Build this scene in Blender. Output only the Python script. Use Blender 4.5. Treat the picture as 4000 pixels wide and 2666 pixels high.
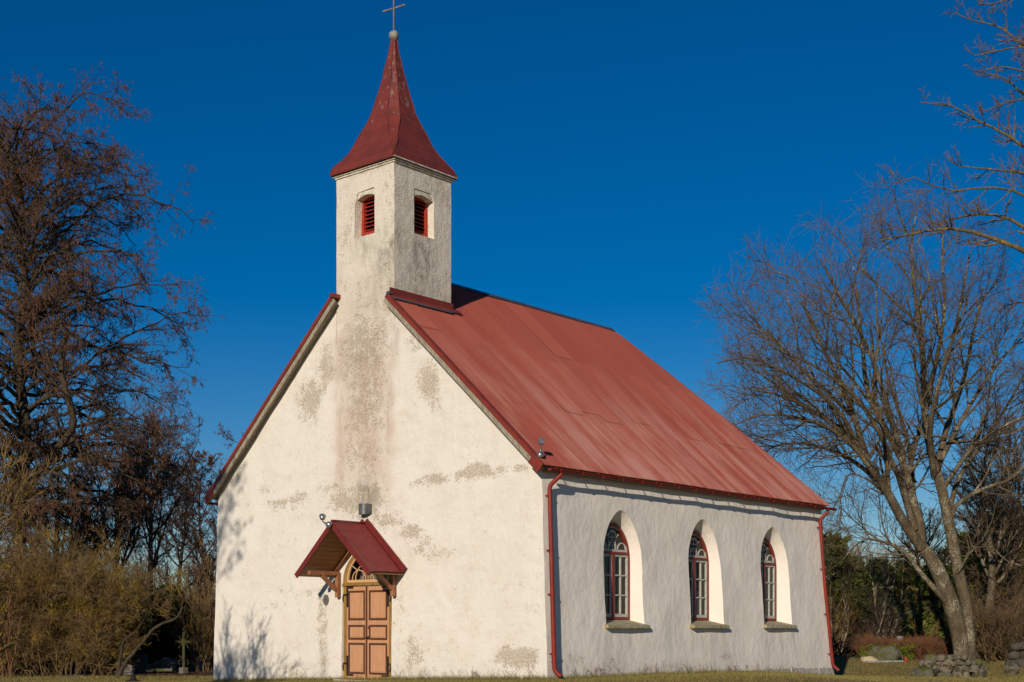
import bpy, bmesh, math, random
import numpy as np
from mathutils import Vector, noise as mnoise
from mathutils.geometry import tessellate_polygon

for o in list(bpy.data.objects):
    bpy.data.objects.remove(o, do_unlink=True)
C = bpy.context.scene.collection
scene = bpy.context.scene
rnd = random.Random(7)

# ---------------------------------------------------------------- camera, sky, sun, exposure
YAW = math.radians(40.57)
CAM = np.array([25.4, -23.75, 1.2])
FPX, VH = 5270.6, 2451.0                      # focal length and horizon row of the 4000 px wide photograph
FW = np.array([-math.sin(YAW), math.cos(YAW), 0.0])
RT = np.array([math.cos(YAW), math.sin(YAW), 0.0])
UP = np.array([0, 0, 1.0])
cam = bpy.data.cameras.new('camera')
camo = bpy.data.objects.new('camera', cam); C.objects.link(camo)
camo.location = CAM; camo.rotation_euler = (math.radians(90), 0, YAW)
cam.sensor_width = 36; cam.lens = FPX / 4000 * 36
cam.shift_y = (VH - 1333) / 4000
cam.clip_end = 3000
scene.camera = camo

SUN_EL, SUN_AZ = math.radians(20.0), math.radians(22.5)   # azimuth counted from -Y towards +X
sun_dir = Vector((math.sin(SUN_AZ) * math.cos(SUN_EL), -math.cos(SUN_AZ) * math.cos(SUN_EL), math.sin(SUN_EL)))
w = bpy.data.worlds.new('World'); scene.world = w; w.use_nodes = True
nt = w.node_tree; nt.nodes.clear()
wo = nt.nodes.new('ShaderNodeOutputWorld'); bg = nt.nodes.new('ShaderNodeBackground')
sky = nt.nodes.new('ShaderNodeTexSky'); sky.sky_type = 'NISHITA'; sky.sun_disc = False
sky.sun_elevation = SUN_EL; sky.sun_rotation = math.pi - SUN_AZ
sky.air_density = 1.0; sky.dust_density = 0.0; sky.ozone_density = 4.0; sky.altitude = 600
hs = nt.nodes.new('ShaderNodeHueSaturation'); hs.inputs['Saturation'].default_value = 1.42; hs.inputs['Hue'].default_value = 0.507
nt.links.new(sky.outputs[0], hs.inputs['Color']); nt.links.new(hs.outputs[0], bg.inputs[0])
bg.inputs[1].default_value = 0.08
nt.links.new(bg.outputs[0], wo.inputs[0])
sl = bpy.data.lights.new('sun', 'SUN'); sl.energy = 4.9; sl.angle = math.radians(0.5); sl.color = (1.0, 0.90, 0.76)
so = bpy.data.objects.new('sun', sl); C.objects.link(so)
so.rotation_euler = sun_dir.to_track_quat('Z', 'Y').to_euler()
scene.view_settings.view_transform = 'Standard'; scene.view_settings.look = 'None'
scene.view_settings.exposure = -0.34; scene.view_settings.gamma = 1.0
scene.view_settings.use_curve_mapping = False

def at(u, v, d):
    """point of the place seen in the direction of photo pixel u, v at d metres in front of the camera"""
    return CAM + d * (FW + RT * (u - 2000) / FPX + UP * (VH - v) / FPX)

# ---------------------------------------------------------------- object helpers
def empty(name, loc=(0, 0, 0), label=None, cat=None, group=None):
    o = bpy.data.objects.new(name, None); C.objects.link(o); o.location = loc
    o.empty_display_size = 0.2
    return tag(o, label, cat, group)
def tag(o, label=None, cat=None, group=None, kind=None):
    if label: o['label'] = label
    if cat: o['category'] = cat
    if group: o['group'] = group
    if kind: o['kind'] = kind
    return o
def wloc(o):
    p = np.zeros(3)
    while o is not None:
        p = p + np.array(o.location); o = o.parent
    return p
def mesh_obj(name, V, F, mat, parent=None, loc=None, smooth=False, attrs=None):
    V = np.asarray(V, dtype=np.float64)
    origin = wloc(parent) if parent is not None else (np.array(loc, float) if loc is not None else np.zeros(3))
    me = bpy.data.meshes.new(name)
    if isinstance(F, np.ndarray):
        n, k = F.shape
        me.vertices.add(len(V)); me.vertices.foreach_set('co', (V - origin).astype(np.float32).ravel())
        me.loops.add(n * k); me.loops.foreach_set('vertex_index', F.astype(np.int32).ravel())
        me.polygons.add(n)
        me.polygons.foreach_set('loop_start', np.arange(0, n * k, k, dtype=np.int32))
        me.update(calc_edges=True)
    else:
        me.from_pydata([tuple(v) for v in (V - origin)], [], F); me.update()
    me.polygons.foreach_set('use_smooth', np.full(len(me.polygons), smooth))
    if attrs:
        for an, av in attrs.items():
            a = me.attributes.new(an, 'FLOAT', 'POINT'); a.data.foreach_set('value', np.asarray(av, np.float32))
    me.materials.append(mat)
    o = bpy.data.objects.new(name, me); C.objects.link(o)
    if parent is not None: o.parent = parent
    else: o.location = origin
    return o

class MB:
    """collects shapes and links them as one mesh"""
    def __init__(s): s.v = []; s.f = []
    def add(s, V, F):
        k = len(s.v); s.v += [tuple(float(c) for c in p) for p in V]; s.f += [tuple(i + k for i in f) for f in F]; return s
    def box(s, a, b):
        (x0, y0, z0), (x1, y1, z1) = a, b
        V = [(x0,y0,z0),(x1,y0,z0),(x1,y1,z0),(x0,y1,z0),(x0,y0,z1),(x1,y0,z1),(x1,y1,z1),(x0,y1,z1)]
        return s.add(V, [(0,3,2,1),(4,5,6,7),(0,1,5,4),(1,2,6,5),(2,3,7,6),(3,0,4,7)])
    def beam(s, p, q, wid, hei, up=(0, 0, 1)):
        p, q = np.array(p, float), np.array(q, float); t = q - p; t /= np.linalg.norm(t)
        r = np.cross(t, np.array(up, float)); r /= np.linalg.norm(r); u = np.cross(r, t)
        V = [b + r * a * wid / 2 + u * c * hei / 2 for b in (p, q) for a, c in ((-1,-1),(1,-1),(1,1),(-1,1))]
        return s.add(V, [(0,1,2,3),(7,6,5,4),(0,4,5,1),(1,5,6,2),(2,6,7,3),(3,7,4,0)])
    def prism(s, poly, fn, h0, h1):
        """polygon of (a, b) swept from h0 to h1; fn(a, b, h) -> point"""
        n = len(poly); V = [fn(a, b, h0) for a, b in poly] + [fn(a, b, h1) for a, b in poly]
        F = [(i, (i+1) % n, n + (i+1) % n, n + i) for i in range(n)]
        T = tessellate_polygon([[Vector((a, b, 0)) for a, b in poly]])
        F += [tuple(t) for t in T] + [tuple(n + i for i in reversed(t)) for t in T]
        return s.add(V, F)
    def ring(s, A, B, fn, h0, h1, closed=True):
        """band between two outlines with equal counts, swept from h0 to h1"""
        n = len(A); V = [fn(a, b, h) for h in (h0, h1) for L in (A, B) for a, b in L]; F = []
        for i in range(n if closed else n - 1):
            j = (i + 1) % n
            F += [(i, j, n+j, n+i), (2*n+j, 2*n+i, 3*n+i, 3*n+j), (j, i, 2*n+i, 2*n+j), (n+i, n+j, 3*n+j, 3*n+i)]
        if not closed:
            F += [(0, n, 3*n, 2*n), (n-1, 2*n-1+2*n, 2*n-1, n-1)][:1] + [(n-1, 3*n-1, 4*n-1, 2*n-1)]
        return s.add(V, F)
    def tube(s, pts, r, k=8, caps=True):
        P = np.array(pts, float); n = len(P); r = np.full(n, r) if np.isscalar(r) else np.array(r, float)
        T = np.gradient(P, axis=0); T /= np.linalg.norm(T, axis=1)[:, None] + 1e-9
        ref = np.array([0, 0, 1.0]) if abs(T[:, 2]).mean() < 0.8 else np.array([1.0, 0, 0])
        V = []
        for i in range(n):
            a = np.cross(T[i], ref); a /= np.linalg.norm(a) + 1e-9; b = np.cross(T[i], a)
            V += [P[i] + r[i] * (a * math.cos(2*math.pi*j/k) + b * math.sin(2*math.pi*j/k)) for j in range(k)]
        F = [(i*k+j, i*k+(j+1) % k, (i+1)*k+(j+1) % k, (i+1)*k+j) for i in range(n-1) for j in range(k)]
        if caps: F += [tuple(reversed(range(k))), tuple((n-1)*k + j for j in range(k))]
        return s.add(V, F)
    def lathe(s, prof, cen, k=20, axis=(0, 0, 1)):
        ax = np.array(axis, float); ax /= np.linalg.norm(ax)
        a = np.cross(ax, (1, 0, 0) if abs(ax[0]) < 0.8 else (0, 1, 0)); a /= np.linalg.norm(a); b = np.cross(ax, a)
        V = [np.array(cen) + ax * h + r * (a * math.cos(2*math.pi*j/k) + b * math.sin(2*math.pi*j/k)) for r, h in prof for j in range(k)]
        n = len(prof)
        F = [(i*k+j, i*k+(j+1) % k, (i+1)*k+(j+1) % k, (i+1)*k+j) for i in range(n-1) for j in range(k)]
        F += [tuple(reversed(range(k))), tuple((n-1)*k + j for j in range(k))]
        return s.add(V, F)
    def build(s, name, mat, parent=None, loc=None, smooth=False, bevel=0):
        o = mesh_obj(name, s.v, s.f, mat, parent, loc, smooth)
        bm = bmesh.new(); bm.from_mesh(o.data); bmesh.ops.recalc_face_normals(bm, faces=bm.faces); bm.to_mesh(o.data); bm.free()
        if bevel:
            m = o.modifiers.new('bevel', 'BEVEL'); m.width = bevel; m.segments = 2; m.limit_method = 'ANGLE'
        if smooth: o.data.set_sharp_from_angle(angle=math.radians(40))
        return o

# ---------------------------------------------------------------- material helpers
class NT:
    def __init__(s, name, rough=0.7, spec=0.3, metal=0.0):
        s.m = bpy.data.materials.new(name); s.m.use_nodes = True; s.t = s.m.node_tree
        s.b = s.t.nodes['Principled BSDF']
        s.b.inputs['Roughness'].default_value = rough; s.b.inputs['Metallic'].default_value = metal
        s.b.inputs['Specular IOR Level'].default_value = spec
        s.pos = s.t.nodes.new('ShaderNodeNewGeometry').outputs['Position']
    def n(s, typ, **kw):
        nd = s.t.nodes.new(typ)
        for k, v in kw.items(): setattr(nd, k, v)
        return nd
    def link(s, a, b): s.t.links.new(a, b)
    def inp(s, sock, v):
        if isinstance(v, bpy.types.NodeSocket): s.link(v, sock)
        elif isinstance(v, tuple) and len(v) == 3 and sock.type == 'RGBA': sock.default_value = (*v, 1)
        else: sock.default_value = v
    def scale(s, vec, sc=(1, 1, 1), loc=(0, 0, 0), rot=(0, 0, 0)):
        m = s.n('ShaderNodeMapping'); s.link(vec, m.inputs[0])
        m.inputs['Scale'].default_value = sc; m.inputs['Location'].default_value = loc; m.inputs['Rotation'].default_value = rot
        return m.outputs[0]
    def noise(s, sc, det=4, rough=0.55, vec=None, dist=0.0):
        nd = s.n('ShaderNodeTexNoise'); s.link(vec or s.pos, nd.inputs['Vector'])
        nd.inputs['Scale'].default_value = sc; nd.inputs['Detail'].default_value = det
        nd.inputs['Roughness'].default_value = rough; nd.inputs['Distortion'].default_value = dist
        return nd.outputs['Fac']
    def voro(s, sc, vec=None, out='Distance'):
        nd = s.n('ShaderNodeTexVoronoi'); s.link(vec or s.pos, nd.inputs['Vector']); nd.inputs['Scale'].default_value = sc
        return nd.outputs[out]
    def math(s, op, a, b=0.0, clamp=False):
        nd = s.n('ShaderNodeMath', operation=op, use_clamp=clamp); s.inp(nd.inputs[0], a); s.inp(nd.inputs[1], b); return nd.outputs[0]
    def step(s, v, a, b, lo=0.0, hi=1.0):
        nd = s.n('ShaderNodeMapRange', interpolation_type='SMOOTHSTEP'); s.inp(nd.inputs[0], v)
        for i, x in enumerate((a, b, lo, hi)): s.inp(nd.inputs[i + 1], x)
        return nd.outputs[0]
    def mix(s, f, a, b, mode='MIX'):
        nd = s.n('ShaderNodeMix', data_type='RGBA', blend_type=mode)
        s.inp(nd.inputs['Factor'], f); s.inp(nd.inputs[6], a); s.inp(nd.inputs[7], b); return nd.outputs[2]
    def attr(s, name):
        return s.n('ShaderNodeAttribute', attribute_name=name).outputs['Fac']
    def rand(s): return s.n('ShaderNodeNewGeometry').outputs['Random Per Island']
    def sep(s): 
        nd = s.n('ShaderNodeSeparateXYZ'); s.link(s.pos, nd.inputs[0]); return nd.outputs
    def bump(s, h, strength=0.5, dist=0.02, prev=None):
        nd = s.n('ShaderNodeBump'); s.inp(nd.inputs['Height'], h); nd.inputs['Strength'].default_value = strength
        nd.inputs['Distance'].default_value = dist
        if prev is not None: s.link(prev, nd.inputs['Normal'])
        s.link(nd.outputs[0], s.b.inputs['Normal']); return nd.outputs[0]
    def col(s, c): s.inp(s.b.inputs['Base Color'], c); return s

def simple(name, a, b=None, sc=6, rough=0.6, spec=0.3, metal=0, bump=0, vec=None):
    t = NT(name, rough, spec, metal)
    if b is None: t.col(a)
    else: t.col(t.mix(t.step(t.noise(sc, 5, vec=t.scale(t.pos, vec) if vec else None), 0.35, 0.68), a, b))
    if bump: t.bump(t.noise(sc * 4, 4), bump, 0.01)
    return t.m

def m_plaster(name, base, old, pink, rough_amt, fine, cloud=0.0):
    t = NT(name, 0.92, 0.15)
    st = t.attr('stain'); pk = t.attr('pink'); gr = t.attr('grime')
    big = t.noise(0.9, 4); mid = t.noise(4.5, 6, 0.62); fin = t.noise(24, 6, 0.68); vf = t.noise(60, 3, 0.6)
    c = t.mix(t.step(big, 0.35, 0.7), base, tuple(x * y for x, y in zip(base, (0.955, 0.945, 0.92))))
    c = t.mix(t.math('MULTIPLY', t.step(mid, 0.52, 0.72), 0.35), c, tuple(x * y for x, y in zip(base, (1.03, 0.98, 0.93))))
    cl = t.step(t.math('ADD', t.math('MULTIPLY', t.noise(1.5, 6, 0.7, t.scale(t.pos, (1, 1, 2.2))), 0.7), t.math('MULTIPLY', fin, 0.3)), 0.47, 0.66)
    c = t.mix(t.math('MULTIPLY', cl, cloud), c, tuple(x * 0.45 + y * 0.55 for x, y in zip(base, old)))
    streak = t.noise(2.2, 4, 0.6, t.scale(t.pos, (1, 1, 0.22)))
    c = t.mix(t.math('MULTIPLY', pk, t.step(streak, 0.2, 0.58)), c, pink)
    rep = t.step(t.noise(1.25, 2, 0.4, t.scale(t.pos, (1, 1, 0.7), (2.3, 0, 5.1))), 0.55, 0.66)
    rep = t.math('MULTIPLY', rep, t.math('SUBTRACT', 1.0, pk))
    c = t.mix(t.math('MULTIPLY', rep, 0.55), c, tuple(x * y for x, y in zip(base, (1.02, 1.0, 0.99))))
    st = t.math('MULTIPLY', st, t.math('SUBTRACT', 1.0, t.math('MULTIPLY', rep, 0.55)))
    # lichen and lost limewash: fine pits gathered where the stain is strong
    s1 = t.math('ADD', t.math('MULTIPLY', st, 0.36), t.math('ADD', t.math('MULTIPLY', fin, 0.62), t.math('MULTIPLY', mid, 0.38)))
    pit = t.math('MULTIPLY', t.step(s1, 0.635, 0.72), t.step(t.noise(48, 3, 0.6), 0.36, 0.56))
    c = t.mix(t.math('MULTIPLY', pit, 0.78), c, t.mix(t.step(vf, 0.4, 0.6), old, tuple(x * 0.55 for x in old)))
    halo = t.math('MULTIPLY', t.step(t.math('ADD', t.math('MULTIPLY', st, 0.5), t.math('MULTIPLY', mid, 0.5)), 0.4, 0.75), 0.26)
    c = t.mix(halo, c, tuple(x * 0.5 + y * 0.5 for x, y in zip(base, old)))
    g1 = t.math('MULTIPLY', gr, t.step(t.noise(5, 6, 0.65, t.scale(t.pos, (1, 1, 0.45))), 0.33, 0.68))
    c = t.mix(g1, c, (0.15, 0.135, 0.09))
    t.col(c)
    h = t.math('ADD', t.math('MULTIPLY', t.noise(5.5, 3, 0.5, t.scale(t.pos, (1, 1, 0.75))), 1.0),
               t.math('ADD', t.math('MULTIPLY', fin, fine), t.math('MULTIPLY', pit, -0.25)))
    t.bump(h, rough_amt, 0.05)
    return t.m

M = {}
M['plaster'] = m_plaster('cream_limewash', (0.775, 0.715, 0.625), (0.40, 0.285, 0.155), (0.575, 0.44, 0.345), 0.45, 0.45, 0.34)
M['white_plaster'] = m_plaster('white_limewash', (0.85, 0.772, 0.672), (0.48, 0.41, 0.30), (0.6, 0.5, 0.42), 0.36, 0.18, 0.10)
M['tower_plaster'] = m_plaster('rough_render', (0.74, 0.67, 0.56), (0.46, 0.35, 0.22), (0.56, 0.44, 0.35), 0.6, 0.9, 0.45)

def m_roof():
    t = NT('weathered_red_metal', 0.5, 0.4)
    x, y, z = t.sep()[:3]
    sh = t.attr('sheet')
    c = t.mix(sh, (0.262, 0.056, 0.036), (0.300, 0.070, 0.044))
    s1 = t.noise(1.0, 5, 0.6, t.scale(t.pos, (0.25, 2.6, 0.25)))
    s2 = t.noise(1.0, 3, 0.5, t.scale(t.pos, (0.0, 1.1, 0.75), (3, 1, 7)))
    fade = t.math('MULTIPLY', t.step(z, 9.6, 4.9, 0.06, 1.0), t.step(t.math('ADD', s1, t.math('MULTIPLY', s2, 0.7)), 0.66, 1.06))
    c = t.mix(t.math('MULTIPLY', fade, 0.62), c, (0.46, 0.245, 0.195))
    c = t.mix(t.math('MULTIPLY', t.step(t.noise(9, 5), 0.6, 0.8), 0.35), c, (0.16, 0.05, 0.045))
    t.col(c); t.bump(t.math('ADD', t.noise(1.3, 3), t.math('MULTIPLY', t.noise(4.0, 3), .4)), 0.22, 0.05)
    return t.m
M['roof'] = m_roof()
def m_spire():
    t = NT('peeling_red_paint', 0.55, 0.35)
    pa = t.step(t.math('ADD', t.noise(9, 6, 0.7, t.scale(t.pos, (1, 1, 0.5))), t.math('MULTIPLY', t.attr('peel'), 0.095)), 0.62, 0.71)
    c = t.mix(t.step(t.noise(2.5, 4), 0.35, 0.7), (0.185, 0.032, 0.021), (0.135, 0.027, 0.020))
    c = t.mix(t.math('MULTIPLY', pa, 0.6), c, (0.25, 0.19, 0.16))
    t.col(c); t.bump(t.noise(3, 3), 0.2, 0.03)
    return t.m
M['spire'] = m_spire()
M['red_trim'] = simple('red_sheet_trim', (0.235, 0.034, 0.018), (0.17, 0.028, 0.017), 3, 0.45, 0.4)
M['dark_flashing'] = simple('blue_grey_flashing', (0.055, 0.06, 0.08), (0.09, 0.085, 0.095), 4, 0.4, 0.4)
M['red_gutter'] = simple('red_gutter_paint', (0.25, 0.026, 0.013), (0.19, 0.022, 0.013), 3, 0.55, 0.25)
M['canopy_red'] = simple('dark_red_coated_steel', (0.180, 0.023, 0.019), (0.140, 0.019, 0.017), 5, 0.48, 0.35, vec=(2, .6, .6))
M['grey_wood'] = simple('weathered_board', (0.36, 0.31, 0.23), (0.22, 0.18, 0.12), 5, 0.85, 0.15, vec=(3, 8, 1))
M['tan_wood'] = simple('brown_painted_wood', (0.36, 0.155, 0.07), (0.29, 0.12, 0.052), 4, 0.55, 0.3)
M['soffit'] = simple('pine_boards', (0.40, 0.22, 0.095), (0.30, 0.155, 0.062), 6, 0.5, 0.3, vec=(1, 6, 6))
M['door'] = simple('salmon_door_paint', (0.58, 0.295, 0.155), (0.50, 0.245, 0.122), 5, 0.55, 0.25, bump=.25, vec=(4, 4, .5))
M['door_dark'] = simple('dark_brown_moulding', (0.085, 0.036, 0.020), (0.11, 0.045, 0.026), 8, 0.5, 0.3)
M['ochre'] = simple('ochre_frame_paint', (0.33, 0.19, 0.045), (0.22, 0.125, 0.035), 9, 0.65, 0.25, vec=(1, 1, 0.3))
M['fan_wood'] = simple('pale_salmon_paint', (0.62, 0.37, 0.19), None, rough=0.5)
M['iron'] = simple('black_iron', (0.016, 0.015, 0.016), (0.03, 0.024, 0.02), 20, 0.45, 0.4)
M['white_paint'] = simple('white_window_paint', (0.50, 0.48, 0.42), (0.41, 0.39, 0.34), 8, 0.6, 0.3)
M['curtain'] = simple('cream_cloth', (0.40, 0.34, 0.24), (0.28, 0.24, 0.17), 4, 0.9, 0.1)
M['stone_sill'] = simple('lichen_sill_stone', (0.42, 0.38, 0.29), (0.30, 0.23, 0.09), 9, 0.9, 0.15, bump=0.5)
M['cornice'] = simple('cornice_limewash', (0.72, 0.66, 0.55), (0.45, 0.39, 0.28), 9, 0.9, 0.15, bump=0.4)
M['red_louver'] = simple('red_louver_paint', (0.42, 0.042, 0.020), (0.30, 0.034, 0.02), 9, 0.55, 0.3)
M['lamp_grey'] = simple('grey_lamp_metal', (0.15, 0.15, 0.148), (0.10, 0.10, 0.10), 7, 0.42, 0.5, 0.3)
M['silver'] = simple('silver_lamp_metal', (0.34, 0.33, 0.32), (0.24, 0.235, 0.23), 9, 0.3, 0.5, 0.7)
M['plaque'] = simple('tarnished_plaque', (0.20, 0.19, 0.17), (0.14, 0.135, 0.125), 14, 0.6, 0.4, 0.3)
M['plaque_dark'] = simple('plaque_relief', (0.10, 0.095, 0.09), None, rough=0.6)
M['zinc'] = simple('weathered_zinc_ball', (0.42, 0.38, 0.31), (0.22, 0.20, 0.17), 11, 0.55, 0.4, 0.2)
M['lead'] = simple('grey_cross_metal', (0.24, 0.22, 0.19), (0.13, 0.12, 0.10), 7, 0.6, 0.4, 0.2)
M['dark_room'] = simple('dim_interior_plaster', (0.35, 0.33, 0.30), None, rough=0.9)
def m_glass():
    t = NT('window_glass', 0.03, 0.5)
    g = t.n('ShaderNodeBsdfGlossy'); g.inputs['Roughness'].default_value = 0.03
    tr = t.n('ShaderNodeBsdfTransparent'); tr.inputs[0].default_value = (0.6, 0.62, 0.6, 1)
    fr = t.n('ShaderNodeLayerWeight'); fa = t.math('ADD', t.math('MULTIPLY', t.math('POWER', fr.outputs['Facing'], 4.0), 0.6), 0.04)
    mx = t.n('ShaderNodeMixShader'); t.link(fa, mx.inputs[0]); t.link(tr.outputs[0], mx.inputs[1]); t.link(g.outputs[0], mx.inputs[2])
    t.link(mx.outputs[0], t.t.nodes['Material Output'].inputs[0])
    return t.m
M['glass'] = m_glass()
M['window_red'] = simple('dull_red_window_paint', (0.235, 0.036, 0.024), (0.17, 0.03, 0.022), 9, 0.6, 0.25)

def m_bark(name, a, b, lich, amount, lsc=22):
    t = NT(name, 0.9, 0.15)
    c = t.mix(t.step(t.noise(7, 5, 0.6, t.scale(t.pos, (1, 1, 0.35))), 0.36, 0.66), a, b)
    l = t.step(t.math('ADD', t.math('MULTIPLY', t.noise(lsc, 5, 0.7), 0.7), t.math('MULTIPLY', t.noise(2.0, 3), 0.3)), 0.60 - amount, 0.66 - amount)
    t.col(t.mix(l, c, lich)); t.bump(t.noise(26, 4, 0.6, t.scale(t.pos, (1, 1, 0.3))), 0.7, 0.02)
    return t.m
def m_twig(name, a, b, lich=None, amount=0.0):
    t = NT(name, 0.85, 0.15)
    c = t.mix(t.rand(), a, b)
    if lich: c = t.mix(t.step(t.noise(1.3, 4, 0.7), 0.62 - amount, 0.70 - amount), c, lich)
    t.col(c); return t.m
M['lime_bark'] = m_bark('lichen_spotted_bark', (0.120, 0.086, 0.050), (0.070, 0.052, 0.030), (0.40, 0.37, 0.26), 0.065, 30)
M['lime_limb'] = m_bark('upper_bark', (0.15, 0.115, 0.07), (0.095, 0.074, 0.046), (0.27, 0.20, 0.07), 0.03, 12)
M['lime_twig'] = m_twig('brown_twigs', (0.125, 0.078, 0.050), (0.17, 0.115, 0.068), (0.22, 0.16, 0.06), 0.0)
M['maple_limb'] = m_bark('orange_lichen_bark', (0.16, 0.115, 0.055), (0.10, 0.075, 0.040), (0.36, 0.20, 0.03), 0.05, 10)
M['maple_twig'] = m_twig('ochre_twigs', (0.15, 0.082, 0.042), (0.20, 0.125, 0.055), (0.32, 0.18, 0.03), 0.03)
M['alder_bark'] = m_bark('dark_alder_bark', (0.075, 0.055, 0.034), (0.045, 0.033, 0.022), (0.20, 0.18, 0.12), 0.0, 16)
M['alder_twig'] = m_twig('alder_twigs', (0.085, 0.050, 0.030), (0.125, 0.085, 0.050))
M['catkin'] = m_twig('rust_brown_catkins', (0.175, 0.075, 0.038), (0.10, 0.05, 0.03))
M['far_bark'] = m_bark('far_bark', (0.085, 0.058, 0.036), (0.055, 0.038, 0.025), (0.16, 0.13, 0.08), 0.0)
M['far_twig'] = m_twig('reddish_far_twigs', (0.105, 0.052, 0.032), (0.085, 0.048, 0.032))
M['grey_twig'] = m_twig('greyish_twigs', (0.16, 0.12, 0.085), (0.11, 0.08, 0.055))
M['bush_twig'] = m_twig('tan_shrub_twigs', (0.29, 0.19, 0.078), (0.18, 0.115, 0.048), (0.42, 0.28, 0.03), 0.08)
M['thicket_twig'] = m_twig('brown_thicket_twigs', (0.17, 0.11, 0.06), (0.11, 0.072, 0.04), (0.24, 0.17, 0.03), 0.02)
M['bush_stem'] = m_bark('shrub_stems', (0.17, 0.11, 0.055), (0.10, 0.066, 0.034), (0.30, 0.20, 0.03), 0.03)
M['red_twig'] = m_twig('red_brown_shoots', (0.15, 0.066, 0.036), (0.19, 0.095, 0.055))
M['pale_stem'] = m_bark('pale_sapling_bark', (0.42, 0.34, 0.22), (0.28, 0.22, 0.14), (0.45, 0.41, 0.32), 0.0)
M['brown_weed'] = m_twig('dead_brown_stems', (0.175, 0.082, 0.040), (0.115, 0.050, 0.024))
M['needle'] = m_twig('spruce_needles', (0.075, 0.11, 0.020), (0.20, 0.205, 0.04))
M['pine_needle'] = m_twig('pine_needles', (0.075, 0.10, 0.022), (0.17, 0.165, 0.035))
M['shaded_yew_needle'] = m_twig('shade_toned_yew_needles', (0.012, 0.024, 0.008), (0.038, 0.055, 0.010))  # needle colour kept very low to carry the shade of the bush
M['bright_leaf'] = m_twig('yellow_green_fronds', (0.16, 0.20, 0.015), (0.10, 0.14, 0.015))
def m_stone(name, a, b, c2, am=0.05):
    t = NT(name, 0.9, 0.2)
    c = t.mix(t.rand(), a, b)
    c = t.mix(t.step(t.noise(14, 5, 0.6), 0.4, 0.65), c, tuple(x * 0.62 for x in a))
    c = t.mix(t.step(t.noise(5, 5, 0.7), 0.58 - am, 0.66 - am), c, c2)
    t.col(c); t.bump(t.noise(24, 5), 0.6, 0.02); return t.m
M['field_stone'] = m_stone('fieldstone', (0.23, 0.185, 0.13), (0.13, 0.115, 0.09), (0.06, 0.053, 0.022), 0.09)
M['moss_stone'] = m_stone('mossy_boulder', (0.15, 0.135, 0.10), (0.12, 0.11, 0.085), (0.075, 0.082, 0.02), 0.1)
M['pale_stone'] = m_stone('pale_stone', (0.52, 0.42, 0.24), (0.5, 0.4, 0.24), (0.36, 0.28, 0.14))
M['grave_grey'] = m_stone('grey_gravestone', (0.30, 0.29, 0.27), (0.26, 0.25, 0.24), (0.16, 0.15, 0.12))
M['grave_dark'] = m_stone('dark_gravestone', (0.20, 0.165, 0.13), (0.16, 0.135, 0.105), (0.24, 0.17, 0.09))
M['plinth'] = m_stone('plinth_stone', (0.52, 0.48, 0.42), (0.5, 0.46, 0.40), (0.33, 0.26, 0.14), 0.0)
M['shaded_stone'] = m_stone('shade_toned_stone', (0.10, 0.087, 0.062), (0.075, 0.066, 0.05), (0.045, 0.04, 0.025))  # stone colour lowered to stand for the thicket's shadow on the wall
M['black_stone'] = m_stone('black_stone', (0.022, 0.022, 0.025), (0.02, 0.02, 0.02), (0.30, 0.31, 0.33), -0.06)
M['mossy_iron'] = m_stone('moss_covered_iron', (0.085, 0.080, 0.022), (0.065, 0.06, 0.022), (0.04, 0.033, 0.022))
M['pot'] = simple('terracotta_red', (0.30, 0.05, 0.025), None, rough=0.6)
def m_ground():
    t = NT('winter_lawn', 0.95, 0.1)
    lit = t.attr('litter')
    c = t.mix(t.step(t.noise(1.7, 6, 0.65), 0.35, 0.66), (0.235, 0.165, 0.060), (0.125, 0.112, 0.030))
    c = t.mix(t.step(t.noise(22, 5, 0.7), 0.42, 0.7), c, (0.30, 0.215, 0.095))
    b = t.mix(t.step(t.noise(9, 5, 0.7), 0.4, 0.65), (0.075, 0.045, 0.022), (0.155, 0.085, 0.040))
    t.col(t.mix(t.step(t.math('ADD', lit, t.math('MULTIPLY', t.noise(3, 4), 0.5)), 0.62, 0.92), c, b))
    t.bump(t.noise(30, 5, 0.7), 0.8, 0.05)
    return t.m
M['ground'] = m_ground()
M['grass'] = m_twig('dry_and_green_grass', (0.32, 0.24, 0.085), (0.13, 0.135, 0.030), (0.26, 0.20, 0.06), 0.0)

# ---------------------------------------------------------------- ground
def lawn_z(P):
    """height of the lawn at points P (n, 2)"""
    P = np.atleast_2d(P).astype(float); x, y = P[:, 0], P[:, 1]
    cx, cy = np.clip(x, -6.1, 6.3), np.clip(y, -0.1, 13.7)
    fx = (cx + 6.1) / 12.4
    front = np.interp(cx, [-6.1, -2.8, 1.75, 6.3], [-0.40, -0.26, -0.13, 0.0])
    dropr = np.interp(cy, [0, 4, 7.2, 9.9, 13.7], [0, 0, -0.03, -0.11, -0.32])
    hw = front + dropr * (0.35 + 0.65 * fx)
    d = np.hypot(x - cx, y - cy)
    t = (x - CAM[0]) * FW[0] + (y - CAM[1]) * FW[1]; s = (x - CAM[0]) * RT[0] + (y - CAM[1]) * RT[1]
    far = -0.46 + np.clip((s - 8) / 4, 0, 1) * np.clip((t - 45.5) / 5.0, 0, 1) * 0.50
    k = np.clip(d / 5.0, 0, 1); k = k * k * (3 - 2 * k)
    z = hw * (1 - k) + far * k
    return z + 0.02 * np.sin(x * 0.9) * np.sin(y * 0.8 + 1) * np.clip(d, 0, 1)
def gz(x, y): return float(lawn_z([(x, y)])[0])
def axis(lo, hi, c0, c1, step):
    a = list(np.arange(c0, c1 + 1e-6, step)); g = step
    x = c0
    L = []
    while x > lo: g *= 1.25; x -= g; L.append(x)
    g = step; x = c1; H = []
    while x < hi: g *= 1.25; x += g; H.append(x)
    return np.array(L[::-1] + a + H)
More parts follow.
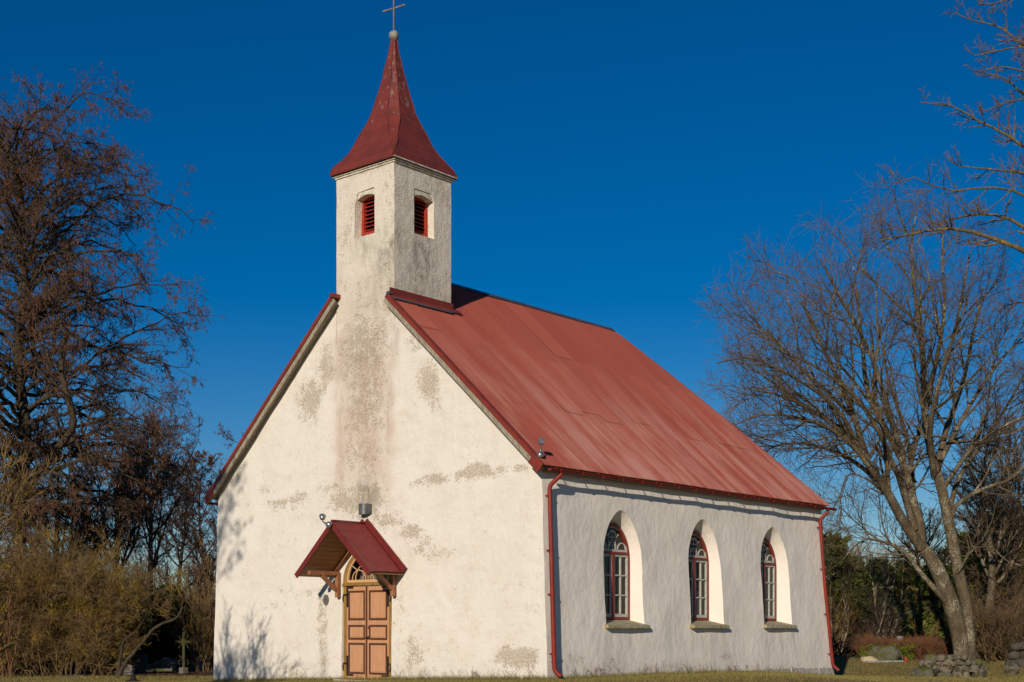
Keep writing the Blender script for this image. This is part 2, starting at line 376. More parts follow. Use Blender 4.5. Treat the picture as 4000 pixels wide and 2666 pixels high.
gx, gy = axis(-900, 900, -30, 30, 0.5), axis(-900, 900, -28, 40, 0.5)
GX, GY = np.meshgrid(gx, gy); GP = np.c_[GX.ravel(), GY.ravel()]
gz_all = lawn_z(GP)
tt = (GP - CAM[:2]) @ FW[:2]; ss = (GP - CAM[:2]) @ RT[:2]
litter = np.clip((tt - 43.2 + np.where(ss < 0, 0, -4)) / 4, 0, 1) * np.where(np.abs(GP[:, 0]) < 7, 0, 1)
nx_, ny_ = len(gx), len(gy)
ii = (np.arange(ny_ - 1)[:, None] * nx_ + np.arange(nx_ - 1)[None]).ravel()
tag(mesh_obj('lawn', np.c_[GP, gz_all], np.c_[ii, ii + 1, ii + 1 + nx_, ii + nx_], M['ground'], smooth=True, attrs={'litter': litter}), kind='structure')

# ---------------------------------------------------------------- the church
church = empty('church', (0, 0, 0), 'white limewashed country church with red metal roof and a square bell tower over the gable', 'church')
HW, LEN, EAVE, RIDGE = 5.95, 13.34, 4.79, 10.63
EX, EZ, RL, EL = 6.23, 4.86, 10.75, 13.43
SLOPE = (RIDGE - EZ) / EX
def lump(a, b, k, amp): return amp * (mnoise.noise(Vector((a * 0.8, b * 0.8, k))) + 0.45 * mnoise.noise(Vector((a * 2.3, b * 2.3, k + 5))))
def wob(z): return .022 * mnoise.noise(Vector((z * 1.1, 7.7, 0))) + .010 * mnoise.noise(Vector((z * 4.1, 2.7, 0)))
def front_map(x, z):
    k = max(0.0, 1 - z / 4.79) if z > 0 else 1 - z / 4.79
    X = x + (0.25 if x > 0 else 0.08) * k * abs(x) / HW * (1 if x > 0 else -1)
    X += wob(z) * max(0.0, (abs(x) - 5.0) / .95) * (1 if x > 0 else -1)
    edge = min(1, (HW - abs(x)) * 2) if z < 5 else 1
    return (X, -0.10 * k + lump(x, z, 1.0, 0.022) * max(0, edge), z)
def side_map(y, z, sgn=1):
    k = max(0.0, 1 - z / 4.79) if z > 0 else 1 - z / 4.79
    t = min(max(y / LEN, 0), 1)
    edge = max(0, min(1, y * 2, (LEN - y) * 2))
    return (sgn * (HW + (0.25 if sgn > 0 else 0.08) * k + lump(y, z, 9.0, 0.030) * edge + wob(z) * math.exp(-max(y, 0) * 2)), y + k * (0.25 * t - 0.10 * (1 - t)), z)
def wall(name, outline, holes, fn, mat, parent, cell=0.16, stain=None, flip=False):
    loops = [[Vector((a, b, 0)) for a, b in outline]] + [[Vector((a, b, 0)) for a, b in h] for h in holes]
    flat = [p for L in loops for p in L]; tris = tessellate_polygon(loops)
    bm = bmesh.new(); vs = [bm.verts.new(p) for p in flat]
    for t in tris:
        try: bm.faces.new([vs[i] for i in t])
        except ValueError: pass
    bm.normal_update()
    a0, a1 = min(p.x for p in flat), max(p.x for p in flat); b0, b1 = min(p.y for p in flat), max(p.y for p in flat)
    for lo, hi, nrm in ((a0, a1, (1, 0, 0)), (b0, b1, (0, 1, 0))):
        n = int((hi - lo) / cell)
        for i in range(1, n):
            c = lo + (hi - lo) * i / n
            bmesh.ops.bisect_plane(bm, geom=bm.verts[:] + bm.edges[:] + bm.faces[:], plane_co=(c * nrm[0], c * nrm[1], 0), plane_no=nrm, dist=1e-5)
    bm.verts.index_update()
    ab = [(v.co.x, v.co.y) for v in bm.verts]
    V = [fn(a, b) for a, b in ab]
    F = [tuple(v.index for v in f.verts) for f in bm.faces]
    if flip: F = [tuple(reversed(f)) for f in F]
    bm.free()
    A = np.array(ab); att = stain(A) if stain else {}
    for k in ('stain', 'pink', 'grime'):
        if k not in att: att[k] = np.zeros(len(A))
    return mesh_obj(name, V, F, mat, parent, smooth=True, attrs=att)
def blobs(A, L):
    r = np.zeros(len(A))
    for x, z, sx, sz, a in L:
        r = np.maximum(r, a * np.exp(-0.5 * (((A[:, 0] - x) / sx) ** 2 + ((A[:, 1] - z) / sz) ** 2)))
    return r
STAINS = [(2.6,4.82,.47,.11,.8),(3.47,4.84,.42,.1,.9),(4.03,4.93,.34,.13,1),(4.71,4.86,.4,.09,.9),(5.31,4.87,.2,.08,.8),(2.08,4.75,.37,.09,.6),
 (.06,4.45,.58,.33,1),(-.51,4.48,.65,.25,.75),(.78,3.91,.47,.22,.6),(1.78,3.57,.33,.15,.8),(1.25,3.83,.38,.16,.5),(-1.18,4.87,.59,.16,.5),
 (-3.85,4.99,.33,.17,.5),(-3.11,4.56,.72,.11,.75),(-2.4,4.72,.44,.12,.6),(-4.04,3.74,.37,.08,.4),(-4.8,4.62,.57,.12,.35),(-1.96,7.23,.55,.52,.65),
 (-1.35,7.96,.34,.69,.6),(2.38,7.18,.41,.48,.65),(1.93,8.31,.37,.43,.5),(2.6,6.62,.29,.26,.5),(.06,8.35,.9,1.11,.6),(.14,6.89,.85,1.,.55),
 (-.02,5.57,.88,.78,.45),(2.6,2.97,.87,.19,.45),(2.16,3.25,.37,.27,.5),(3.47,2.21,.56,.12,.3),(5.05,.51,.46,.22,.85),(5.44,.47,.23,.25,.7),
 (1.86,.57,.38,.43,.5),(1.4,1.65,.12,.98,.4),(-2.22,2.13,.95,.16,.45),(-3.3,1.79,.72,.12,.4),(-2.93,.16,1.06,.21,.45),(-1.35,.99,.12,.91,.6),
 (-1.52,1.68,.14,.69,.5),(-4.04,5.54,.56,.12,.3),(-2.22,4.12,1.04,.14,.3),(3.89,3.8,.42,.21,.25)]
def front_stain(A):
    x, z = A[:, 0], A[:, 1]
    sm = lambda t: np.clip(t, 0, 1) ** 2 * (3 - 2 * np.clip(t, 0, 1))
    wx = np.array([mnoise.noise(Vector((b * 1.1, 3.3, a * .4))) + .5 * mnoise.noise(Vector((b * 3.1, 8.3, a))) for a, b in A]); x = x + .20 * wx
    col = sm((x + 1.2) / 0.4) * sm((1.4 - x) / 0.4) * sm((z - 3.4) / 2.4)
    bl = np.array([mnoise.noise(Vector((a * 2.2, 1.7, b * .8))) + .6 * mnoise.noise(Vector((a * 5, 4.7, b * 2.4))) for a, b in A]); col = col * np.clip(.72 + .55 * bl, .15, 1)
    ground = front_base(x)
    base = np.exp(-np.clip(z - ground, 0, 9) / 0.16)
    grime = 0.55 * base + blobs(A, [(0.2, 4.55, .28, .28, .8), (-1.35, .3, .1, .5, .5), (1.25, 8.7, .1, .5, .5), (-5.6, .2, .5, .3, .3), (0.1, 8.2, .8, .8, .28)])
    return {'stain': np.maximum(blobs(A, STAINS), 0.35 * base + 0.17), 'pink': col * (1 - .55 * sm((z - 7.7) / 1.5)), 'grime': grime}
def front_base(x): return np.interp(x, [-6.1, -2.8, 1.75, 6.3], [-0.40, -0.26, -0.13, 0.0])
DC, DW, DS = 0.24, 0.89, 2.34                     # door centre, half width, spring of the arch
arch = [(DC + DW * math.cos(a), DS + DW * math.sin(a)) for a in np.linspace(math.pi, 0, 25)]
GT = 0.13
gable = [(-HW, -0.7), (DC - DW, -0.7)] + arch + [(DC + DW, -0.7), (HW, -0.7), (HW, RIDGE - SLOPE * HW - GT), (0, RIDGE - GT), (-HW, RIDGE - SLOPE * HW - GT)]
wall('gable_wall', gable, [], front_map, M['plaster'], church, 0.15, front_stain)
# door recess
rec = MB()
edge = [(DC - DW, -0.7)] + arch + [(DC + DW, -0.7)]
for (a, b), (c, d) in zip(edge[:-1], edge[1:]):
    p, q = front_map(a, b), front_map(c, d)
    rec.add([p, q, (q[0], 0.06, d), (p[0], 0.06, b)], [(0, 1, 2, 3)])
o = rec.build('door_reveal', M['white_plaster'], church)
# window outlines on the long side
def half(z, w, z1, top, e1, e2):
    if z <= z1: return w
    s = min(1, (z - z1) / (top - z1)); return w * max(0.0, 1 - s ** e1) ** e2
def win_outline(yc, w, z0, z1, top, n=22):
    zs = [z0, (z0 + z1) / 2] + [z1 + (top - z1) * math.sin(math.pi / 2 * i / n) for i in range(n + 1)]
    R = [(yc + half(z, w, z1, top, 2.3, 0.60), z) for z in zs]
    return R[:-1] + [(yc, top)] + [(2 * yc - a, b) for a, b in reversed(R[:-1])]
WINS = [3.02, 6.67, 10.31]
holes = [win_outline(y, 0.785, 1.255, 2.55, 4.06) for y in WINS]
def side_stain(A):
    y, z = A[:, 0], A[:, 1]
    g = np.interp(y, [0, 4, 7.2, 9.9, 13.7], [0, 0, -0.03, -0.11, -0.32])
    base = np.exp(-np.clip(z - g, 0, 9) / 0.22)
    spots = blobs(A, [(1.0, .45, .3, .2, .5), (2.4, .35, .4, .15, .5), (7.5, .4, .5, .1, .5), (5, .3, .9, .12, .3), (.3, .4, .2, .5, .5), (12.4, .3, .6, .1, .3)])
    drip = blobs(A, [(yc + q, 0.75, .07, .38, .30) for yc in WINS for q in (-.72, -.3, .15, .78)] + [(3 + k * 2.1, 4.2, .5, .3, .12) for k in range(5)])
    return {'stain': np.maximum(spots, base * 0.6), 'grime': np.maximum(base * 0.5, drip)}
wall('side_wall', [(0, -0.7), (LEN, -0.7), (LEN, 4.95), (0, 4.95)], holes, side_map, M['white_plaster'], church, 0.16, side_stain)
wall('side_wall', [(0, -0.7), (LEN, -0.7), (LEN, 4.95), (0, 4.95)], [], lambda y, z: side_map(y, z, -1), M['white_plaster'], church, 0.6, None, True)
e = MB()
a, b = side_map(LEN, -0.7), side_map(LEN, 4.95); c, d = side_map(LEN, 4.95, -1), side_map(LEN, -0.7, -1)
e.add([a, b, c, d], [(0, 1, 2, 3)]); e.build('end_wall', M['white_plaster'], church)
# plinth that comes out of the falling ground
p = MB(); rng0 = random.Random(3)
ys = list(np.arange(6.6, 13.34, 0.55)) + [13.62]
for y0, y1 in zip(ys[:-1], ys[1:]):
    zt = 0.02 - 0.045 * max(0, (y0 - 9.5) / 4) + rng0.uniform(-0.012, 0.012); out = 6.29 + rng0.uniform(-0.012, 0.012)
    p.add([(5.9, y0, zt + .05), (out - .05, y0, zt), (out + .05, y0, -0.7), (5.9, y0, -0.7), (5.9, y1, zt + .05), (out - .05, y1, zt), (out + .05, y1, -0.7), (5.9, y1, -0.7)],
          [(0, 1, 2, 3), (7, 6, 5, 4), (0, 4, 5, 1), (1, 5, 6, 2), (2, 6, 7, 3)])
p.build('plinth', M['plinth'], church, bevel=0.015)

# windows: thing church > window > its pieces
def X_(a, b, h): return (h, a, b)
XF = 5.70
for yc, hole in zip(WINS, holes):
    inner = win_outline(yc, 0.70, 1.39, 2.80, 3.77)
    rv = MB()
    n = len(hole)
    po = [side_map(a, b) for a, b in hole]; pi_ = [(XF - 0.05, a, b) for a, b in inner]
    for i in range(n - 1):
        mid = [tuple(0.5 * (u + v) + (0.012 * mnoise.noise(Vector((q[1] * 3, q[2] * 3, yc))) if k == 1 else 0) for k, (u, v) in enumerate(zip(po[q0], pi_[q0]))) for q0, q in ((i, po[i]), (i + 1, po[i + 1]))]
        rv.add([po[i], po[i + 1], mid[1], mid[0]], [(0, 1, 2, 3)]); rv.add([mid[0], mid[1], pi_[i + 1], pi_[i]], [(0, 1, 2, 3)])
    wn = rv.build('window', M['white_plaster'], church, smooth=True)
    sill = MB()
    pts = []
    a0, a1 = po[0][1] + 0.06, po[-1][1] - 0.09
    N = 14
    for i in range(N + 1):
        y = a1 + (a0 - a1) * i / N; j = 0.012 * mnoise.noise(Vector((y * 9, yc, 2))); yi = min(max(y, yc - 0.76), yc + 0.76)
        pts.append([(XF - 0.08, yi, 1.405), (6.27 + j, y, 1.245 + j * .5), (6.275 + j * 1.5, y, 1.175 + j), (XF - 0.08, yi, 1.16)])
    V = [q for r in pts for q in r]; F = []
    for i in range(N):
        k = 4 * i; F += [(k + m, k + (m + 1) % 4, k + 4 + (m + 1) % 4, k + 4 + m) for m in range(4)]
    F += [(3, 2, 1, 0), tuple(4 * N + m for m in range(4))]
    sill.add(V, F); sill.build('sill', M['stone_sill'], wn)
    fr = MB()
    in2 = win_outline(yc, 0.645, 1.45, 2.78, 3.68)
    fr.ring(inner + [inner[0]], in2 + [in2[0]], X_, XF - 0.04, XF + 0.05, False)
    fr.box((XF - 0.03, yc - 0.645, 3.0), (XF + 0.065, yc + 0.645, 3.055))
    fr.box((XF - 0.03, yc - 0.04, 1.45), (XF + 0.06, yc + 0.04, 3.0))
    fr.build('frame', M['window_red'], wn)
    for s in (-1, 1):
        sa = MB(); a, b = sorted((yc + s * 0.042, yc + s * 0.642)); z0, z1 = 1.453, 2.997; x0, x1 = XF - 0.02, XF + 0.035
        t_ = 0.058
        sa.box((x0, a, z0), (x1, a + t_, z1)).box((x0, b - t_, z0), (x1, b, z1))
        sa.box((x0, a + t_, z0), (x1, b - t_, z0 + t_ + .02)).box((x0, a + t_, z1 - t_), (x1, b - t_, z1))
        m = (a + b) / 2
        sa.box((x0 + .005, m - .02, z0 + t_ + .02), (x1 - .005, m + .02, z1 - t_))
        for zz in (1.99, 2.48):
            sa.box((x0 + .008, a + t_, zz - .016), (x1 - .002, m - .02, zz + .018)); sa.box((x0 + .008, m + .02, zz - .018), (x1 - .002, b - t_, zz + .016))
        sh = sa.build('sash', M['white_paint'], wn)
    tr = MB()
    o1 = [(a, b) for a, b in win_outline(yc, 0.64, 3.06, 3.07, 3.675)]
    in1 = [(yc + (a - yc) * 0.9, 3.11 + (b - 3.06) * 0.88) for a, b in o1]
    tr.ring(o1 + [o1[0]], in1 + [in1[0]], X_, XF - 0.015, XF + 0.03, False)
    tr.box((XF - 0.014, yc - .64, 3.06), (XF + 0.028, yc + .64, 3.115))
    def arcband(cy_, cz_, r, a0, a1, k=20, th=0.03):
        A = [(cy_ + (r + th / 2) * math.cos(q), cz_ + (r + th / 2) * math.sin(q)) for q in np.linspace(a0, a1, k)]
        B = [(cy_ + (r - th / 2) * math.cos(q), cz_ + (r - th / 2) * math.sin(q)) for q in np.linspace(a0, a1, k)]
        tr.ring(A, B, X_, XF - 0.008, XF + 0.022, False)
    arcband(yc, 3.41, 0.155, 0, 2 * math.pi, 28, 0.03)
    tr.box((XF - .006, yc - .14, 3.40), (XF + .018, yc + .14, 3.42)); tr.box((XF - .007, yc - .01, 3.115), (XF + .019, yc + .01, 3.56))
    for q in (-0.4, 0, 0.4): arcband(yc + q, 3.11, 0.15 if q == 0 else 0.17, 0.1, math.pi - 0.1)
    arcband(yc - .33, 3.30, 0.2, -0.6, 1.3); arcband(yc + .33, 3.30, 0.2, math.pi - 1.3, math.pi + 0.6)
    tr.build('tracery', M['white_paint'], wn)
    g = MB().add([(XF, yc - .64, 1.46), (XF, yc + .64, 1.46), (XF, yc + .64, 2.9), (XF, yc + .45, 3.38), (XF, yc, 3.67), (XF, yc - .45, 3.38), (XF, yc - .64, 2.9)], [tuple(range(7))])
    g.build('pane', M['glass'], wn)
    for s in (-1, 1):
        cu = MB(); V = []; N = 40
        ya, yb = (yc + .06, yc + .66) if s > 0 else (yc - .66, yc - .06)
        for i in range(N + 1):
            y = ya + (yb - ya) * i / N; x = XF - 0.20 + 0.03 * math.sin(i * 1.55) + 0.012 * math.sin(i * .7)
            V += [(x, y, 1.42), (x, y, 3.0)]
        cu.add(V, [(2*i, 2*i+2, 2*i+3, 2*i+1) for i in range(N) if (i * 7 + int(yc * 3)) % 10 in (2, 3, 6)])
        cu.build('curtain', M['curtain'], wn, smooth=True)

# ---- roof
def roof_pt(y, t, sgn, lift=0.0):
    nrm = np.array([sgn * SLOPE, 0, 1.0]) / math.hypot(SLOPE, 1)
    sag = -0.045 * math.sin(math.pi * min(max(t, 0), 1)) + 0.02 * mnoise.noise(Vector((y * .45, t * 3, 3.3 + sgn)))
    return np.array([sgn * EX * t, y, RIDGE - (RIDGE - EZ) * t]) + nrm * (lift + sag)
def hip_t(y): return 0.0 if y <= RL else min(1.0, ((y - RL) / (EL - RL)) ** (1 / 0.75))
def tower_side(y, t, sgn): return False
PITCH, YF = 0.080, -0.24
rr = random.Random(11)
roofV, roofF, roofS = [], [], []
for sgn in (1, -1):
    width = PITCH * 10
    ncol = int(math.ceil((EL - YF) / width))
    for c in range(ncol):
        ya, yb = YF + c * width, min(YF + (c + 1) * width, EL)
        cuts = [0.0] + [v + rr.uniform(-.025, .025) for v in (0.34, 0.67)] + [1.0]
        for r in range(3):
            ta, tb = cuts[r], cuts[r + 1] + (0.012 if r < 2 else 0)
            tone = rr.random(); ns = 60 if sgn > 0 else 20; nr = 12 if r == 0 else 7
            base = len(roofV)
            skip = rr.uniform(-.003, .003)
            for i in range(ns + 1):
                y = ya + (yb - ya) * i / ns; t0 = hip_t(y)
                wv = 0.019 * math.cos(2 * math.pi * (y - YF) / PITCH)
                for j in range(nr + 1):
                    t = ta + (tb - ta) * j / nr; t = max(t, t0)
                    roofV.append(roof_pt(y, t, sgn, wv + (0.003 + 0.015 * (tone > .74)) * (j / nr) * (r < 2) + skip)); roofS.append(tone)
            for i in range(ns):
                for j in range(nr):
                    y = ya + (yb - ya) * (i + 1) / ns
                    if ta + (tb - ta) * (j + 1) / nr <= hip_t(y) - 1e-6: continue
                    if y < 2.06 and EX * (ta + (tb - ta) * (j + .3) / nr) < (1.215 if sgn > 0 else .92): continue
                    k = base + i * (nr + 1) + j
                    roofF.append((k, k + 1, k + nr + 2, k + nr + 1) if sgn > 0 else (k, k + nr + 1, k + nr + 2, k + 1))
# hip end: lines from the left hip edge to the right one
NH = 16
for i in range(NH + 1):
    t = i / NH; y = RL + (EL - RL) * t ** 0.75
    for j in range(9):
        s = -1 + 2 * j / 8
        roofV.append((s * EX * t, y + 0.02, RIDGE - (RIDGE - EZ) * t)); roofS.append(0.5)
b0 = len(roofV) - (NH + 1) * 9
for i in range(NH):
    for j in range(8):
        k = b0 + i * 9 + j; roofF.append((k, k + 9, k + 10, k + 1))
roof = mesh_obj('roof', roofV, roofF, M['roof'], church, smooth=True, attrs={'sheet': roofS})
dk = MB()
for sgn in (1, -1):
    for lo, hi in ((-0.22, 2.06), (2.06, RL)):
        tA = (1.25 / EX if sgn > 0 else .95 / EX) if hi < 3 else 0.0
        P = [roof_pt(lo, tA, sgn, -.09), roof_pt(hi, tA, sgn, -.09), roof_pt(hi if hi < 3 else EL - .08, .985, sgn, -.05), roof_pt(lo, .985, sgn, -.05)]
        Q = [q + np.array([0, 0, -0.075]) for q in P]
        dk.add(P + Q, [(0, 1, 2, 3), (7, 6, 5, 4), (0, 4, 5, 1), (1, 5, 6, 2), (2, 6, 7, 3), (3, 7, 4, 0)])
dk.build('soffit_boards', M['grey_wood'], roof)
rc = MB()
rc.add([(-.11, 2.06, RIDGE - .06), (0, 2.06, RIDGE + .045), (.11, 2.06, RIDGE - .06), (-.11, RL + .1, RIDGE - .06), (0, RL + .05, RIDGE + .045), (.11, RL + .1, RIDGE - .06)],
       [(0, 1, 4, 3), (1, 2, 5, 4), (0, 2, 1), (3, 4, 5)])
rc.build('ridge_cap', M['dark_flashing'], roof)
for sgn, t0 in ((1, 1.20 / EX), (-1, 0.90 / EX)):
    vb = MB()
    p0, p1 = roof_pt(-.262, t0, sgn, .0), roof_pt(-.262, .965, sgn, .0)
    nrm = np.array([sgn * SLOPE, 0, 1.0]) / math.hypot(SLOPE, 1)
    vb.beam(p0 - nrm * .04, p1 - nrm * .04, .03, .10, nrm)
    vb.beam(p0 + nrm * .024 + np.array([0, .05, 0]), p1 + nrm * .024 + np.array([0, .05, 0]),   .08, .014, nrm)
    vb.beam(roof_pt(-.268, .955, sgn) - nrm * .11, roof_pt(-.268, 1.0, sgn) - nrm * .11, .05, .25, nrm)
    if sgn < 0:
        vb.beam(p0 - nrm * .0 + np.array([0, .1, 0]), p0 + np.array([.12, .1, .0]), .3, .1, nrm)
    vb.build('verge_trim', M['red_trim'], roof)
    wb = MB()
    wb.beam(p0 - nrm * .155 + np.array([0, .03, 0]), roof_pt(-.262, .955, sgn) - nrm * .155 + np.array([0, .03, 0]), .03, .12, nrm)
    wb.build('verge_board', M['grey_wood'], roof)
# flashings where the tower meets the roof
fl = MB(); TX0, TX1, TY0, TY1 = -0.925, 1.218, -0.03, 2.04
zj = RIDGE - SLOPE * TX1
tn = np.array([SLOPE, 0, 1.0]) / math.hypot(SLOPE, 1); ts = np.array([1, 0, -SLOPE]) / math.hypot(SLOPE, 1)
q = np.array([TX1 + .012, 0, zj + .0])
fl.beam(q + np.array([0, -.2, .07]), q + np.array([0, TY1 + .06, .07]), .024, .20)
fl.beam(q + ts * .07 + tn * .012 + np.array([0, -.2, 0]), q + ts * .07 + tn * .012 + np.array([0, TY1 + .30, 0]), .02, .16, np.cross((0, 1, 0), tn))
fl.build('tower_flashing', M['red_trim'], roof)
df = MB(); df.beam(q + ts * .19 + tn * .018 + np.array([0, -.22, 0]), q + ts * .19 + tn * .018 + np.array([0, TY1 - .1, 0]), .014, .09, np.cross((0, 1, 0), tn))
df.box((TX1 - .03, -.285, zj - .02), (TX1 + .09, -.20, zj + .05)); df.build('lead_strip', M['dark_flashing'], roof)
# wall plate and eave box under the right hand eave
for sgn in (1, -1):
    MB().box((min(sgn * 5.93, sgn * 6.05), 0.02, 4.74), (max(sgn * 5.93, sgn * 6.05), 13.35, 4.80)).build('eave_board', M['grey_wood'], church)
# ---- gutters and downpipes
for sgn in (1, -1):
    gt = MB(); prof = [(math.cos(a) * .058, math.sin(a) * .058) for a in np.linspace(0, -math.pi, 11)]
    inn = [(x * .9, z * .9) for x, z in prof]
    gt.ring(prof, inn, lambda a, b, h: (sgn * (6.312 + a), h, 4.775 + b + (0.012 * mnoise.noise(Vector((h * .6, 0, 0))) if False else 0)), -0.15, 13.55, False)
    gt.tube([(sgn * 6.37, -.15, 4.775), (sgn * 6.37, 13.55, 4.775)], .011, 6)
    for ye in (-.155, 13.545): gt.prism(prof, lambda a, b, h: (sgn * (6.312 + a), h, 4.775 + b), ye, ye + .01)
    gu = gt.build('gutter', M['red_gutter'], church, smooth=True)
    if sgn > 0:
        for k in range(17):
            y = 0.2 + k * 0.80; bk = MB()
            arc = [(6.312 + math.cos(a) * .064, 4.775 + math.sin(a) * .064) for a in np.linspace(0.2, -math.pi, 9)] + [(6.20, 4.87)]
            bk.tube([(x, y, z) for x, z in arc], .012, 5); bk.build('gutter_bracket', M['red_gutter'], gu)
def downpipe(pts, clips):
    d = MB()
    P = [np.array(p) for p in pts]; out = [P[0]]
    for i in range(1, len(P) - 1):                     # round the corners
        a, b, c = P[i - 1], P[i], P[i + 1]; r = min(.09, np.linalg.norm(b - a) * .4, np.linalg.norm(c - b) * .4)
        s_, e_ = b + (a - b) / np.linalg.norm(a - b) * r, b + (c - b) / np.linalg.norm(c - b) * r
        out += [s_ * (1 - t) ** 2 + 2 * b * t * (1 - t) + e_ * t * t for t in np.linspace(0, 1, 5)]
    out.append(P[-1]); d.tube(out, .052, 14)
    o = d.build('downpipe', M['red_gutter'], church, smooth=True)
    for (x, y, z) in clips:
        k = MB(); k.lathe([(.062, -.02), (.062, .02)], (x, y, z), 14); k.box((x - .16, y - .015, z - .015), (x - .03, y + .015, z + .015))
        k.build('pipe_clip', M['red_gutter'], o)
dx = lambda z: 6.085 + 0.25 * (1 - z / 4.79)
downpipe([(6.31, 0.27, 4.76), (6.30, .27, 4.66), (dx(4.42), .10, 4.42), (dx(2.4), .05, 2.4), (dx(.22), .00, .22), (dx(.1) + .14, .06, .09)], [(dx(z), .10 - .023 * (4.42 - z), z) for z in (4.2, 2.95, 1.95, .6)])
downpipe([(6.31, 13.12, 4.76), (6.30, 13.12, 4.66), (dx(4.42), 12.98, 4.42), (dx(2.4), 13.10, 2.4), (dx(.05), 13.36, .05), (dx(-.1) + .16, 13.42, -.10)], [(dx(z), 12.98 + .087 * (4.42 - z), z) for z in (4.2, 2.95, 1.6, .4)])
lp = MB(); lp.tube([(-6.31, .6, 4.76), (-6.3, .6, 4.6), (-6.06, .6, 4.4), (-6.1, .6, -.2)], .05, 10); lp.build('downpipe', M['red_gutter'], church, smooth=True)

# ---- tower
tower = MB().box((TX0 + .05, TY0 + .45, 7.6), (TX1 - .45, TY1 - .05, 12.9)).build('tower', M['dark_room'], church)
FN = dict(x0=-.235, x1=.505, z0=11.2, z1=12.36)
def tlump(a, b, k): return lump(a, b, k, 0.016)
def tf(x, z):
    back = max(0.0, min(1.0, (9.5 - z) / 0.9)) * 0.075
    return (x + (0.012 * mnoise.noise(Vector((z * 2.4, 0, 1)))), TY0 + back + tlump(x, z, 20) * .6, z)
def tr_(y, z): return (TX1 + tlump(y, z, 30) * .6 * min(1, (y - TY0) * 8), y, z)
fh = [(FN['x0'], FN['z0']), (FN['x1'], FN['z0']), (FN['x1'], FN['z1']), (FN['x0'] + .08, FN['z1'])]
fh = [(-.235, 11.2), (.505, 11.2), (.505, 12.33), (.46, 12.37), (-.10, 12.34), (-.16, 12.29), (-.16, 12.19), (-.205, 12.05)]
rh = [(.665, 11.21), (1.405, 11.22), (1.395, 12.18), (1.33, 12.30), (1.29, 12.36), (.70, 12.36), (.665, 12.32)]
def tower_stain(A):
    z = A[:, 1]
    return {'stain': 0.30 + 0.22 * np.array([mnoise.noise(Vector((a, b, 4.2))) for a, b in A * 1.3]), 'pink': np.clip((10.6 - z) / 2.5, 0, 1) * 0.55,
            'grime': blobs(A, [(-.05, 10.95, .2, .2, .55), (.2, 10.95, .2, .35, .5), (.8, 10.6, .22, .45, .75), (1.15, 10.7, .2, .4, .8), (1.0, 9.9, .6, .5, .4), (.3, 12.8, .5, .06, .3), (1.2, 9.0, .1, .5, .4)])}
wall('tower_wall', [(TX0, 6.6), (TX1, 6.6), (TX1, 12.93), (TX0, 12.93)], [fh], tf, M['tower_plaster'], tower, 0.12, tower_stain)
wall('tower_wall', [(TY0, 8.9), (TY1, 8.9), (TY1, 12.93), (TY0, 12.93)], [rh], tr_, M['tower_plaster'], tower, 0.12, tower_stain)
tw = MB(); tw.add([(TX0, TY0, 8.6), (TX0, TY0, 12.93), (TX0, TY1, 12.93), (TX0, TY1, 8.6), (TX1, TY1, 8.6), (TX1, TY1, 12.93)], [(3, 2, 1, 0), (4, 5, 2, 3)])
tw.build('tower_wall', M['cornice'], tower)
def louver(fn, hole, inner, dep, name='louver'):
    rv = MB(); n = len(hole)
    cenA = np.mean([h[0] for h in inner]); 
    # reveal, splayed to the inner rectangle
    (a0, b0), (a1, b1) = inner[0], inner[2]
    pin = []
    for a, b in hole:
        fa = (a - min(h[0] for h in hole)) / (max(h[0] for h in hole) - min(h[0] for h in hole)); fb = (b - 11.2) / 1.16
        pin.append((a0 + (a1 - a0) * min(1, max(0, fa)), b0 + (b1 - b0) * min(1, max(0, fb))))
    for i in range(n):
        j = (i + 1) % n
        rv.add([fn(*hole[i], 0.0), fn(*hole[j], 0.0), fn(*pin[j], dep), fn(*pin[i], dep)], [(0, 1, 2, 3)])
    r = rv.build('niche', M['tower_plaster'], tower)
    for k in ('stain', 'pink', 'grime'):
        at_ = r.data.attributes.new(k, 'FLOAT', 'POINT'); at_.data.foreach_set('value', [0.25 if k == 'stain' else 0.0] * len(r.data.vertices))
    lf = MB(); f_ = .085
    for (p, q_) in (((a0, b0), (a0 + f_, b1)), ((a1 - f_, b0), (a1, b1)), ((a0 + f_, b0), (a1 - f_, b0 + f_ * .7)), ((a0 + f_, b1 - f_), (a1 - f_, b1))):
        P = [fn(*c, h) for h in (dep - .09, dep + .06) for c in ((p[0], p[1]), (q_[0], p[1]), (q_[0], q_[1]), (p[0], q_[1]))]
        lf.add(P, [(0, 1, 2, 3), (7, 6, 5, 4), (0, 4, 5, 1), (1, 5, 6, 2), (2, 6, 7, 3), (3, 7, 4, 0)])
    fo = lf.build('louver_frame', M['red_louver'], tower)
    ls = MB(); nz = 8
    for k in range(nz):
        z = b0 + f_ + (b1 - b0 - 2 * f_) * (k + .5) / nz
        P = [fn(a, z + dz, h) for a in (a0 + f_, a1 - f_) for h, dz in ((dep - .06, -.035), (dep + .06, .025), (dep + .06, .04), (dep - .06, -.02))]
        ls.add(P, [(0, 1, 2, 3), (7, 6, 5, 4), (0, 4, 5, 1), (1, 5, 6, 2), (2, 6, 7, 3), (3, 7, 4, 0)])
    ls.build('louver_slats', M['red_louver'], tower)
    bk = MB(); P = [fn(a, b, dep + .075) for a, b in ((a0, b0), (a1, b0), (a1, b1), (a0, b1))]; bk.add(P, [(0, 1, 2, 3)])
    bk.build('louver_back', M['iron'], tower)
ff = lambda a, b, h: (a, TY0 + h, b)
fr_ = lambda a, b, h: (TX1 - h, a, b)
louver(ff, fh, [(-.205, 11.30), (.48, 11.30), (.48, 12.27), (-.205, 12.27)], .30)
